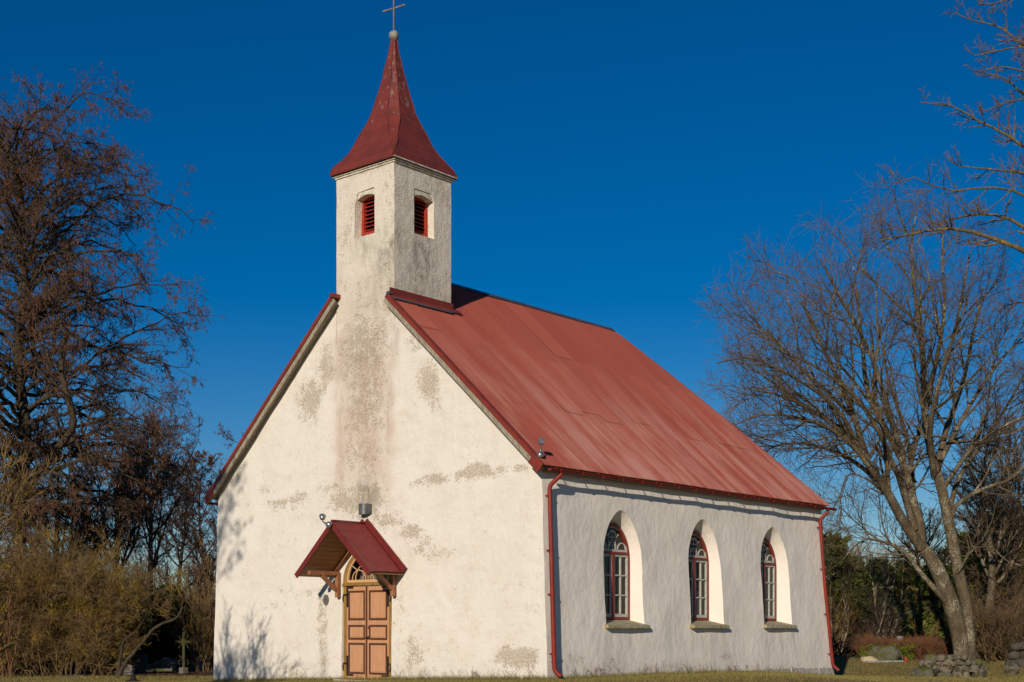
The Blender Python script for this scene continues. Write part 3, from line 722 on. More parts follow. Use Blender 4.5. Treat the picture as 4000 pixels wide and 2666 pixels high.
louver(fr_, rh, [(.70, 11.30), (1.385, 11.30), (1.385, 12.27), (.70, 12.27)], .30)
for fn, a0, a1 in ((ff, -.16, .50), (fr_, .672, 1.345)):
    L = MB(); N = 12
    poly = [(a0, 12.17), (a1, 12.17)]
    arc_ = [(a0 + (a1 - a0) * i / N, 12.165 + .075 * math.sin(math.pi * i / N)) for i in range(N + 1)]
    L.prism(arc_ + [(a1 - .02, 12.345), (a0 + .04, 12.335)], fn, .015, .22)
    L.build('lintel', M['cornice'], tower, bevel=.012)
co = MB()
for z0, z1, g in ((12.84, 12.885, .035), (12.885, 12.93, .075), (12.93, 12.965, .12)):
    co.box((TX0 - g, TY0 - g, z0), (TX1 + g, TY1 + g, z1))
co.build('cornice', M['cornice'], tower, bevel=.012)
# spire: square at the eaves, corners broached into narrow faces higher up
SC = np.array([(TX0 + TX1) / 2, (TY0 + TY1) / 2])
prof = [(12.955, 1.18), (12.99, 1.165), (13.14, 1.10), (13.32, .95), (13.53, .815), (13.74, .71), (13.96, .62), (14.17, .535), (14.38, .455), (14.6, .388), (14.82, .34), (15.02, .297), (15.24, .255), (15.45, .215), (15.66, .178), (15.87, .142), (16.09, .106), (16.3, .075), (16.52, .055)]
cham = lambda z, s: min(s * .58, s * .42 * min(1, (z - 12.99) / 1.5)) if z > 12.99 else 0.0
sv, sf, sp = [], [], []
def ring8(z, s):
    s = s / (1 - cham(z, s) / s / 2); c = cham(z, s)
    return [(SC[0] + x, SC[1] + y, z) for x, y in ((s, -s + c), (s, s - c), (s - c, s), (-s + c, s), (-s, s - c), (-s, -s + c), (-s + c, -s), (s - c, -s))]
for i in range(len(prof) - 1):
    (za, sa_), (zb, sb) = prof[i], prof[i + 1]
    g = .004 if i > 1 and i % 2 == 0 else .0
    A = ring8(za, sa_ + g); B = ring8(zb, sb); k = len(sv); sv += A + B
    sp += [max(0, min(1, (z - 13.9) / 1.0)) for z in (za,) * 8 + (zb,) * 8]
    sf += [(k + j, k + (j + 1) % 8, k + 8 + (j + 1) % 8, k + 8 + j) for j in range(8)]
k = len(sv); sv += ring8(12.955, 1.18) + ring8(12.925, 1.17); sp += [0.] * 16
sf += [(k + j, k + 8 + j, k + 8 + (j + 1) % 8, k + (j + 1) % 8) for j in range(8)]
k = len(sv); sv += ring8(12.93, 1.165); sp += [0.] * 8; sf += [tuple(k + j for j in range(8))]
spire = mesh_obj('spire', sv, sf, M['spire'], church, attrs={'peel': sp})
sm_ = MB()
for j in range(8):
    pts = [np.array(ring8(z, s)[j]) for z, s in prof[1:]]
    ce = np.array([SC[0], SC[1], 0])
    pts = [p + (p - np.array([SC[0], SC[1], p[2]])) / np.linalg.norm((p - np.array([SC[0], SC[1], p[2]]))) * .004 + np.array([.012 * math.sin(p[2] * 9 + j), .012 * math.cos(p[2] * 7 + j), 0]) * min(1, (16.3 - p[2])) for p in pts]
    sm_.tube(pts, .014, 5)
sm_.build('standing_seam', M['spire'], spire)
b = MB(); R_ = .128
b.lathe([(max(.004, R_ * math.sin(a)), -R_ * math.cos(a)) for a in np.linspace(0, math.pi, 17)], (SC[0], SC[1], 16.645), 24)
b.lathe([(.06, -.16), (.075, -.12), (.045, -.1)], (SC[0], SC[1], 16.645), 12)
fb = b.build('finial_ball', M['zinc'], spire, smooth=True)
sb_ = MB()
for a in (0, math.pi / 3, 2 * math.pi / 3):
    sb_.tube([(SC[0] + (R_ + .001) * math.sin(t) * math.cos(a), SC[1] + (R_ + .001) * math.sin(t) * math.sin(a), 16.645 + (R_ + .001) * math.cos(t)) for t in np.linspace(0.1, 2 * math.pi + .1, 30)], .004, 4)
sb_.tube([(SC[0] + (R_ + .001) * math.cos(t), SC[1] + (R_ + .001) * math.sin(t), 16.645) for t in np.linspace(0, 2 * math.pi, 30)], .004, 4)
sb_.build('ball_seam', M['lead'], spire)
cr = MB()
ca = math.radians(8); cdir = np.array([math.cos(ca), math.sin(ca), 0])
cr.beam((SC[0], SC[1], 16.75), (SC[0], SC[1], 17.75), .045, .03, cdir)
c0 = np.array([SC[0], SC[1], 17.36])
cr.beam(c0 - cdir * .36, c0 + cdir * .36, .03, .046)
cr.build('cross', M['lead'], spire, bevel=.006)

# ---- door, fanlight
YD = -0.02
door = MB().ring([(DC - DW + .01, -.25)] + [(DC + (DW - .01) * math.cos(a), DS + (DW - .01) * math.sin(a)) for a in np.linspace(math.pi, 0, 25)] + [(DC + DW - .01, -.25)],
                 [(DC - DW + .10, -.25)] + [(DC + (DW - .10) * math.cos(a), DS + (DW - .10) * math.sin(a)) for a in np.linspace(math.pi, 0, 25)] + [(DC + DW - .10, -.25)],
                 lambda a, b, h: (a, h, b), YD - .02, YD + .08, False)
door.box((DC - DW - .01, YD - .065, DS - .075), (DC + DW + .01, YD + .08, DS - .02)); door.box((DC - DW + .005, YD - .045, DS - .022), (DC + DW - .005, YD + .07, DS + .01))
door = door.build('door', M['ochre'], church, bevel=.006)
zb, zt = -0.13, DS - .085
for s in (-1, 1):
    a, c = (DC - .79, DC - .022) if s < 0 else (DC - .022 + .004, DC + .79)
    lf = MB().box((a, YD, zb), (c, YD + .05, zt)).build('leaf', M['door'], door, bevel=.004)
    md = MB(); pn = MB()
    for z0, z1 in ((.0, 0.80), (.88, 1.26), (1.38, 2.14)):
        z0 += 0; x0, x1 = a + .075, c - .075
        for g, t_, y in ((0, .034, YD - .014), (.036, .016, YD - .008)):
            for p, q_ in (((x0 + g, z0 + g), (x0 + g + t_, z1 - g)), ((x1 - g - t_, z0 + g), (x1 - g, z1 - g)), ((x0 + g + t_, z0 + g), (x1 - g - t_, z0 + g + t_)), ((x0 + g + t_, z1 - g - t_), (x1 - g - t_, z1 - g))):
                md.box((p[0], y, p[1]), (q_[0], YD - .001, q_[1]))
        pn.box((x0 + .075, YD - .012, z0 + .075), (x1 - .075, YD - .001, z1 - .075))
    md.build('panel_moulding', M['door_dark'], door); pn.build('panel', M['door'], door, bevel=.004)
    xh = a if s < 0 else c
    for z0 in (1.72, -.05):
        h = MB(); xi = xh - s * .04
        h.box((xi - .022, YD - .020, z0), (xi + .022, YD - .001, z0 + .52)); zc = z0 + (.50 if z0 > 1 else .02)
        h.box((min(xi, xi - s * .22), YD - .021, zc - .022), (max(xi, xi - s * .22), YD - .002, zc + .022))
        h.box((min(xi, xi + s * .11), YD - .05, z0 + .30), (max(xi, xi + s * .11), YD - .03, z0 + .34))
        h.tube([(xi + s * (.10 + .03 * math.sin(t * 3.1)), YD - .055, z0 + .32 - t * .19) for t in np.linspace(0, 1, 7)], .013, 6)
        h.build('strap_hinge', M['iron'], door)
ab = MB().box((DC - .055, YD - .022, zb), (DC - .008, YD - .001, zt)); ab.build('astragal', M['door_dark'], door)
kn = MB(); kn.lathe([(.012, 0), (.012, .04), (.022, .045), (.018, .06)], (DC + .03, YD, .93), 10, (0, -1, 0)); kn.box((DC + .01, YD - .013, .89), (DC + .05, YD - .001, .97))
kn.beam((DC + .03, YD - .045, .93), (DC - .07, YD - .045, .93), .016, .016); MB().box((DC + .015, YD - .006, 1.16), (DC + .045, YD - .001, 1.22)).build('keyhole', M['iron'], door)
kn.build('handle', M['iron'], door)
st = MB().box((DC - DW - .05, -.36, -.4), (DC + DW + .05, .06, -.14)); st.build('doorstep', M['plinth'], door, bevel=.02)
fan = MB(); RF = DW - .105; Yf = lambda a, b, h: (a, h, b)
angs = np.linspace(0, math.pi, 29)
def fband(cx, cz, r, a0, a1, th, y0, y1, k=18):
    q = np.linspace(a0, a1, k)
    fan.ring([(cx + (r + th / 2) * math.cos(t), cz + (r + th / 2) * math.sin(t)) for t in q], [(cx + (r - th / 2) * math.cos(t), cz + (r - th / 2) * math.sin(t)) for t in q], Yf, y0, y1, False)
fband(DC, DS + .02, RF - .03, 0, math.pi, .06, YD - .005, YD + .05, 29)
fan.box((DC - RF + .06, YD - .004, DS + .011), (DC + RF - .06, YD + .049, DS + .075))
for k in range(7):
    t = math.pi * k / 6
for cx, r in ((-.34, .25), (.0, .2), (.34, .25)): fband(DC + cx, DS + .075, r, .0, math.pi, .024, YD + .01, YD + .03)
fband(DC, DS + .05, .47, 0.05, math.pi - .05, .024, YD + .009, YD + .031)
for t in (math.radians(q) for q in (35, 62, 90, 118, 145)):
    fan.beam((DC + .47 * math.cos(t), YD + .02, DS + .05 + .47 * math.sin(t)), (DC + (RF - .05) * math.cos(t), YD + .02, DS + .02 + (RF - .05) * math.sin(t)), .02, .02, (0, 1, 0))
fan.beam((DC, YD + .02, DS + .07), (DC, YD + .02, DS + .5), .02, .02, (0, 1, 0))
fan.build('fanlight', M['fan_wood'], door)
gl = MB().add([(DC + (RF - .02) * math.cos(t), YD + .036, DS + .02 + (RF - .02) * math.sin(t)) for t in angs], [tuple(range(29))]); gl.build('pane', M['glass'], door)
MB().add([(DC - .9, .5, -.3), (DC + .9, .5, -.3), (DC + .9, .5, 3.4), (DC - .9, .5, 3.4)], [(0, 1, 2, 3)]).build('lobby', M['dark_room'], church)

# ---- door canopy
PC, PW, PY0, PY1 = 0.27, 1.36, -1.25, -0.10
RZ_, PZ = 3.80, 2.53
can = MB(); psl = (RZ_ - PZ) / PW; pl = math.hypot(1, psl)
for s in (-1, 1):
    V = []; N = 84
    for i in range(N + 1):
        y = PY0 + (PY1 - PY0) * i / N
        ph = (i * 1.0 / 6) % 1; wv = .019 * (1 if ph < .34 else 0) + .009 * (1 if .34 <= ph < .5 else 0)
        for t in (0, 1):
            V.append((PC + s * (PW * t + wv * psl / pl), y, RZ_ - (RZ_ - PZ) * t + wv / pl + .02))
    can.add(V, [(2*i, 2*i+1, 2*i+3, 2*i+2) for i in range(N)])
canopy = can.build('door_canopy', M['canopy_red'], church)
tm = MB()
for s in (-1, 1):
    nrm = np.array([s * psl, 0, 1]) / pl
    a, b = np.array([PC, PY0 - .02, RZ_]), np.array([PC + s * (PW + .01), PY0 - .02, PZ - .01])
    tm.beam(a - nrm * .035, b - nrm * .035, .03, .13, nrm); tm.beam(a + nrm * .036 + np.array([0, .06, 0]), b + nrm * .036 + np.array([0, .06, 0]), .13, .012, nrm)
    a, b = np.array([PC, PY1 - .05, RZ_ + .06]), np.array([PC + s * (PW + .03), PY1 - .05, PZ + .05])
    tm.beam(a + nrm * .03, b + nrm * .03, .03, .20, nrm); tm.beam(a - nrm * .02 + np.array([0, -.06, 0]), b - nrm * .02 + np.array([0, -.06, 0]), .11, .016, nrm)
tm.beam((PC, PY0, RZ_ + .05), (PC, PY1 - .1, RZ_ + .05), .11, .03)
tm.build('edge_trim', M['canopy_red'], canopy)
sb2 = MB(); nb = 12
for s in (-1, 1):
    nrm = np.array([s * psl, 0, 1]) / pl; tdir = np.array([s, 0, -psl]) / pl
    for k in range(nb):
        t = (k + .5) / nb
        cpt = np.array([PC + s * PW * t, 0, RZ_ - (RZ_ - PZ) * t]) - nrm * .045
        sb2.beam(cpt + np.array([0, PY0 + .03, 0]), cpt + np.array([0, PY1 - .0, 0]), PW * pl / nb - .008, .02, nrm)
sb2.build('soffit', M['soffit'], canopy)
for s in (-1, 1):
    bk = MB(); x = PC + s * 1.02
    bk.beam((x, PY0 + .12, 2.585), (x, -.2, 2.585), .10, .105)
    bk.beam((x, -.155, 1.97), (x, -.155, 2.64), .10, .10, (0, 1, 0)); bk.beam((x, -.205, 2.16), (x, -.70, 2.54), .095, .10)
    bk.build('bracket', M['tan_wood'], canopy, bevel=.012)
rfb = MB(); rfb.beam((PC, PY0 + .06, 3.70), (PC, -.1, 3.70), .08, .10)
for s in (-1, 1): rfb.beam((PC, -.16, 3.66), (PC + s * 1.22, -.16, 2.56), .08, .10, (0, 1, 0))
rfb.build('rafter', M['tan_wood'], canopy)

# ---- things fixed to the church
def floodlight(base, aim, axis, label):
    base = np.array(base, float); r = empty('floodlight', base, label, 'floodlight', 'floodlights on the church')
    m = MB(); ax = np.array(axis, float); ax /= np.linalg.norm(ax)
    m.lathe([(.085, 0), (.09, .03), (.085, .06), (.065, .10), (.03, .125), (.022, .17)], base, 18, ax); m.build('base', M['silver'], r, smooth=True)
    a = MB(); tip = base + ax * .17; aim = np.array(aim, float) / np.linalg.norm(aim)
    hc = tip + np.array([0, 0, .03]) * 1 + ax * .05
    a.tube([tip, (tip + hc) / 2 + ax * .01, hc], .016, 7); a.build('arm', M['lamp_grey'], r)
    h = MB(); h.lathe([(.015, -.09), (.05, -.07), (.072, -.02), (.08, .03), (.083, .045), (.07, .045), (.05, .02)], hc + np.array([0, 0, .09]), 18, aim)
    h.build('head', M['silver'], r, smooth=True)
    return r
nR = np.array([SLOPE, -.3, 1.0])
floodlight((6.02, -.14, 5.06), (.5, -.6, .35), (.25, -.1, 1), 'silver twin dome floodlight on the red roof corner above the long side wall')
floodlight((-6.08, -.16, 4.97), (-.3, .5, .5), (-.3, -.1, 1), 'silver floodlight on the far left eave corner beside the bare alders')
floodlight((PC + .0, PY0 - .05, 3.72), (-.5, .5, .75), (-.45, -.8, .35), 'silver floodlight clipped to the ridge tip of the red door canopy')
wl = empty('wall_lamp', (.20, -.05, 4.22), 'grey half drum wall lamp above the red door canopy', 'wall lamp')
m = MB(); hd = [(  .165 * math.cos(t), -.03 - .18 * math.sin(t)) for t in np.linspace(0, math.pi, 17)]
m.prism(hd, lambda a, b, h: (.20 + a * (1 + .06 * (h - 4.07)), -.03 + b, h), 4.07, 4.34)
m.build('shade', M['lamp_grey'], wl, smooth=True)
m = MB(); hd2 = [(a * 1.035, b * 1.03) for a, b in hd]; m.ring(hd2, hd, lambda a, b, h: (.20 + a, -.03 + b, h), 4.205, 4.23, False); m.build('band', M['lamp_grey'], wl)
m = MB(); m.box((.1, -.045, 4.09), (.3, -.02, 4.34)); m.box((.375, -.13, 4.10), (.405, -.04, 4.33)); m.build('back_plate', M['lamp_grey'], wl)
PQ = np.array([-1.285, -.075, 1.915])
pq = MB()
pq.prism([(.10 * math.cos(t), .14 * math.sin(t)) for t in np.linspace(0, 2 * math.pi, 33)[:-1]], lambda a, b, h: (PQ[0] + a, h, PQ[2] + b), PQ[1] + .03, PQ[1] - .012)
plq = pq.build('plaque', M['plaque'], None, loc=PQ, smooth=True); tag(plq, 'small oval grey metal plaque on the cream wall left of the door', 'plaque')
em = MB()
for sx, sz in ((-1, 1), (1, 1), (-1, -1), (1, -1)):
    cx, cz = PQ[0] + sx * .022, PQ[2] + sz * .03
    em.tube([(cx + .018 * math.cos(t + (0 if sx > 0 else math.pi)), PQ[1] - .013, cz + .024 * math.sin(t)) for t in np.linspace(-2.2, 2.2 if sz < 0 else 2.9, 14)], .0045, 5)
em.tube([(PQ[0] - .02, PQ[1] - .013, PQ[2] - .03), (PQ[0] + .02, PQ[1] - .013, PQ[2] + .03)], .0045, 5); em.tube([(PQ[0] + .02, PQ[1] - .013, PQ[2] - .03), (PQ[0] - .02, PQ[1] - .013, PQ[2] + .03)], .0045, 5)
em.build('emblem', M['plaque_dark'], plq)
rm = MB(); E1 = [(.10 * math.cos(t), .14 * math.sin(t)) for t in np.linspace(0, 2 * math.pi, 33)]; rm.ring(E1, [(a * .92, b * .92) for a, b in E1], lambda a, b, h: (PQ[0] + a, h, PQ[2] + b), PQ[1] - .010, PQ[1] - .018, False); rm.build('rim', M['plaque'], plq)

# ---------------------------------------------------------------- plants: vectorised branch growth
RNG = np.random.default_rng(5)
def resample(pts, n):
    P = np.array(pts, float); k = len(P)
    if k == 2: return P[0] + (P[1] - P[0]) * np.linspace(0, 1, n)[:, None]
    d = np.r_[0, np.cumsum(np.linalg.norm(np.diff(P, axis=0), axis=1))]; d /= d[-1]
    Q = np.vstack([2 * P[0] - P[1], P, 2 * P[-1] - P[-2]]); out = []
    for t in np.linspace(0, 1, n):
        i = min(k - 2, int(np.searchsorted(d, t, 'right') - 1)); u = (t - d[i]) / (d[i + 1] - d[i] + 1e-9)
        p0, p1, p2, p3 = Q[i], Q[i + 1], Q[i + 2], Q[i + 3]
        out.append(.5 * (2 * p1 + (p2 - p0) * u + (2 * p0 - 5 * p1 + 4 * p2 - p3) * u ** 2 + (3 * p1 - p0 - 3 * p2 + p3) * u ** 3))
    return np.array(out)
def limb(pts, r0, r1, n=14, wob=0.0):
    P = resample(pts, n)
    if wob: 
        k = RNG.normal(0, wob, (n, 3)); k[0] = 0; P = P + k
    return P, np.linspace(r0, r1, n)
def norm(v): return v / (np.linalg.norm(v, axis=-1, keepdims=True) + 1e-9)
def spawn(P, R, count, t0, t1, ang, asd, lfac, n, wob, trop, rfac, rmin, env=None, lmax=9e9, tpow=1.0, labs=None):
    """children of polylines P (M, n, 3) with radii R (M, n)"""
    M_, k, _ = P.shape
    count = np.full(M_, count) if np.isscalar(count) else count
    idx = np.repeat(np.arange(M_), count); N = len(idx)
    t = t0 + (t1 - t0) * RNG.random(N) ** tpow
    f = t * (k - 1); i = np.minimum(f.astype(int), k - 2); u = (f - i)[:, None]
    A, B = P[idx, i], P[idx, i + 1]
    pos = A * (1 - u) + B * u; tan = norm(B - A); rad = R[idx, i] * (1 - u[:, 0]) + R[idx, i + 1] * u[:, 0]
    v = RNG.normal(size=(N, 3)); v -= (v * tan).sum(1, keepdims=True) * tan; v = norm(v)
    a = np.radians(RNG.normal(ang, asd, N))[:, None]
    d = norm(np.cos(a) * tan + np.sin(a) * v)
    L = np.linalg.norm(np.diff(P, axis=1), axis=2).sum(1)[idx]
    if labs is not None: L = np.full(N, labs)
    else: L = L * lfac * (1.0 - .55 * t)
    L = np.minimum(L * RNG.uniform(.65, 1.35, N), lmax)
    out = np.zeros((N, n, 3)); out[:, 0] = pos; p = pos.copy(); tr = np.array(trop, float)
    for q in range(1, n):
        d = norm(d + RNG.normal(0, wob, (N, 3)) + tr); p = p + d * (L / (n - 1))[:, None]; out[:, q] = p
    if env is not None:
        val = env(out[:, -1]); s = np.where(val > 1, np.clip(1.0 / np.maximum(val, 1e-3) ** 2.0, .55, 1), 1.0)
        out = pos[:, None] + (out - pos[:, None]) * s[:, None, None]
        keep = env(out[:, -1]) < 1.10 + .06 * RNG.random(len(out))
        out, rad = out[keep], rad[keep]
    r0 = np.maximum(rad * rfac, rmin)
    return out, r0[:, None] * np.linspace(1, .35, n)[None] + 0.0
def tubes(P, R, k):
    M_, n, _ = P.shape
    T = np.gradient(P, axis=1); T = norm(T)
    ref = np.where(np.abs(T.mean(1)[:, 2:3]) < .8, np.array([[0, 0, 1.]]), np.array([[1., 0, 0]]))[:, None]
    a = norm(np.cross(T, np.broadcast_to(ref, T.shape))); b = np.cross(T, a)
    ph = np.arange(k) * 2 * math.pi / k
    V = P[:, :, None] + R[:, :, None, None] * (a[:, :, None] * np.cos(ph)[None, None, :, None] + b[:, :, None] * np.sin(ph)[None, None, :, None])
    base = (np.arange(M_)[:, None, None] * n + np.arange(n - 1)[None, :, None]) * k
    j = np.arange(k)[None, None]; j2 = (j + 1) % k
    F = np.stack([base + j, base + j2, base + k + j2, base + k + j], -1).reshape(-1, 4)
    return V.reshape(-1, 3), F
def join(L):
    V, F, o = [], [], 0
    for v, f in L: V.append(v); F.append(f + o); o += len(v)
    return np.vstack(V), np.vstack(F)
def branch_obj(name, groups, mat, parent=None, loc=None, smooth=True):
    V, F = join([tubes(P, R, k) for P, R, k in groups if len(P)])
    return mesh_obj(name, V, F, mat, parent, loc, smooth)
def ellipsoid(c, r):
    c, r = np.array(c, float), np.array(r, float)
    return lambda p: np.sqrt((((p - c) / r) ** 2).sum(-1))
def spikes(P, D, L, wid):
    """thin three sided darts: base points P, directions D, lengths L"""
    N = len(P); D = norm(D); v = RNG.normal(size=(N, 3)); v = norm(v - (v * D).sum(1, keepdims=True) * D); b = np.cross(D, v)
    L = np.broadcast_to(L, N)[:, None]; w_ = np.broadcast_to(wid, N)[:, None]
    mid = P + D * L * .45
    V = np.stack([P, mid + v * w_, mid - v * .5 * w_ + b * .87 * w_, mid - v * .5 * w_ - b * .87 * w_, P + D * L], 1).reshape(-1, 3)
    o = np.arange(N)[:, None] * 5
    F = np.concatenate([o + np.array([[0, 1, 2]]), o + np.array([[0, 2, 3]]), o + np.array([[0, 3, 1]]), o + np.array([[4, 2, 1]]), o + np.array([[4, 3, 2]]), o + np.array([[4, 1, 3]])], 1).reshape(-1, 3)
    return V, F
def blades(P, D, L, wid):
    N = len(P); D = norm(D); v = RNG.normal(size=(N, 3)); v = norm(np.cross(D, v))
    L = np.broadcast_to(L, N)[:, None]; w_ = np.broadcast_to(wid, N)[:, None]
    V = np.stack([P - v * w_, P + v * w_, P + D * L], 1).reshape(-1, 3)
    return V, np.arange(3 * N).reshape(-1, 3)
def pick(P, n):
    """n random points on polylines, with the local direction"""
    i = RNG.integers(0, len(P), n); t = RNG.random(n) * (P.shape[1] - 1); q = np.minimum(t.astype(int), P.shape[1] - 2); u = (t - q)[:, None]
    return P[i, q] * (1 - u) + P[i, q + 1] * u, norm(P[i, q + 1] - P[i, q])
def stack(L, n=14):
    return np.stack([l[0] for l in L]), np.stack([l[1] for l in L])
def tree_root(name, loc, label, cat='tree', group=None): return empty(name, tuple(loc), label, cat, group)

# --- the big lime right of the church
d0 = 47.0
def S(*q): return [at(u, v, d0 + dd) for u, v, dd in q]
base = at(3775, 2655, d0); base[2] = gz(base[0], base[1]) - .05
lime = tree_root('lime_tree', base, 'big bare tree with forked lichen spotted trunk and domed crown right of the church')
trunks = [
 limb(S((3766,2665,0),(3762,2600,0),(3750,2500,0),(3726,2395,0),(3682,2275,.1),(3640,2185,.1),(3590,2128,.1)), .46, .27, 18),
 limb(S((3786,2665,0),(3786,2560,0),(3782,2450,.1),(3772,2352,.2),(3745,2242,.2),(3718,2104,.3),(3685,1938,.3),(3655,1830,.3)), .40, .20, 18)]
trunks[0][1][:] = np.interp(np.linspace(0, 1, 18), [0, .08, .2, .5, .75, 1], [.44, .32, .28, .29, .265, .20]); trunks[1][1][:] = np.interp(np.linspace(0, 1, 18), [0, .1, .3, .6, 1], [.34, .25, .205, .195, .165])
limbs = [
 limb(S((3600,2140,0),(3530,2040,-.3),(3475,1938,-.6),(3425,1860,-.8),(3387,1800,-1),(3345,1653,-1.3),(3280,1496,-1.6),(3200,1330,-2),(3130,1180,-2.2)), .24, .035),
 limb(S((3600,2140,.1),(3602,2080,.3),(3580,2010,.4),(3550,1883,.8),(3525,1800,1),(3440,1640,1.5),(3388,1529,1.7),(3370,1363,2),(3350,1180,2.2),(3330,1020,2.4)), .22, .03),
 limb(S((3575,2070,.2),(3541,1960,0),(3508,1850,-.6),(3480,1800,-.9),(3440,1700,-1.6),(3350,1560,-2.4),(3200,1440,-3.2),(3020,1360,-4)), .17, .03),
 limb(S((3655,1830,.3),(3640,1780,.3),(3612,1612,.2),(3604,1363,0),(3575,1156,-.3),(3560,960,-.5),(3580,830,-.6)), .19, .03),
 limb(S((3660,1850,.3),(3690,1700,1),(3740,1560,1.6),(3765,1480,2),(3800,1320,2.5),(3840,1120,3)), .16, .03),
 limb(S((3718,2020,.3),(3740,1970,.2),(3828,1916,-.2),(3900,1890,-.6),(3955,1866,-.9),(4060,1760,-1.5),(4180,1650,-2)), .11, .025),
 limb(S((3650,1860,.3),(3632,1700,-1),(3660,1530,-2.2),(3720,1330,-3.2),(3760,1150,-3.8),(3790,980,-4)), .15, .03),
 limb(S((3705,2010,.4),(3750,1860,1.6),(3860,1700,3),(3960,1540,4),(4060,1350,4.6)), .13, .03),
 limb(S((3560,2010,.4),(3565,1880,2),(3540,1700,3.4),(3470,1480,4.6),(3430,1250,5.4)), .15, .03),
 limb(S((3440,1890,-.8),(3330,1740,-1.6),(3200,1620,-2.2),(3060,1550,-2.6),(2920,1520,-3)), .12, .025),
 limb(S((3480,1950,-.4),(3458,1932,-.5),(3386,1872,-.6),(3320,1852,-.6),(3298,1883,-.6),(3281,1938,-.6),(3255,1985,-.6)), .055, .02),
 limb(S((3728,2400,0),(3690,2345,-.1),(3632,2280,-.2),(3575,2212,-.2),(3525,2150,-.2),(3458,2120,-.2),(3386,2106,-.2),(3331,2142,-.3),(3290,2190,-.3)), .15, .02),
 limb(S((3390,1790,-1),(3290,1680,0),(3150,1590,1),(3010,1490,2),(2880,1400,2.6)), .12, .025),
 limb(S((3345,1640,-1.3),(3240,1540,-.6),(3120,1430,0),(2980,1290,.4),(2860,1220,.6)), .10, .025),
 limb(S((3530,1790,1),(3470,1600,.4),(3400,1380,-.4),(3280,1160,-1),(3200,1010,-1.4)), .11, .025),
 limb(S((3610,1600,.2),(3660,1400,.6),(3690,1200,1),(3680,1000,1.2),(3690,850,1.3)), .10, .025),
 limb(S((3440,1890,-.8),(3330,1800,-.4),(3200,1745,0),(3060,1735,.3),(2940,1790,.5)), .085, .02),
 limb(S((3400,1815,-1),(3280,1700,-1.8),(3150,1640,-2.6),(2980,1620,-3.2),(2830,1680,-3.6)), .09, .02),
 limb(S((3380,1790,-1),(3270,1600,-2.2),(3110,1480,-3.2),(2930,1400,-4),(2800,1420,-4.6)), .09, .02),
 limb(S((3690,1900,.3),(3800,1750,-.4),(3950,1650,-1),(4110,1600,-1.5)), .09, .02),
 limb(S((3660,1830,.3),(3780,1600,0),(3900,1420,-.4),(4040,1270,-.8)), .10, .02),
 limb(S((3740,2240,0),(3800,2150,-.6),(3870,2140,-1),(3930,2190,-1.3),(3990,2210,-1.6)), .05, .015)]
env = ellipsoid(at(3600, 1480, d0), (7.8, 7.8, 6.3))
LP, LR = stack(limbs)
LR[:14] *= .8
bl, rl = spawn(LP[:21], LR[:21], 5, .2, .95, 36, 9, .6, 14, .06, (0, 0, .035), .58, .024, env, 4.6)
LP = np.concatenate([LP, bl]); LR = np.concatenate([LR, rl])
b2, r2 = spawn(LP, LR, 9, .15, 1.0, 44, 12, 0, 9, .12, (0, 0, .03), .5, .012, env, 3, labs=1.65)
b3, r3 = spawn(b2, r2, 5, .15, 1.0, 46, 13, 0, 6, .15, (0, 0, .02), .6, .0075, env, 1.6, labs=.85)
b4, r4 = spawn(b3, r3, 2, .2, 1.0, 46, 14, 0, 4, .16, (0, 0, .02), .7, .005, env, .8, labs=.40)
tk = branch_obj('trunk', [(np.stack([t[0] for t in trunks]), np.stack([t[1] for t in trunks]), 16)], M['lime_bark'], lime)
branch_obj('limbs', [(LP, LR, 9)], M['lime_bark'], lime)
branch_obj('branches', [(b2, r2, 5)], M['lime_limb'], lime)
branch_obj('crown', [(b3, r3, 3), (b4, r4, 3)], M['lime_twig'], lime)

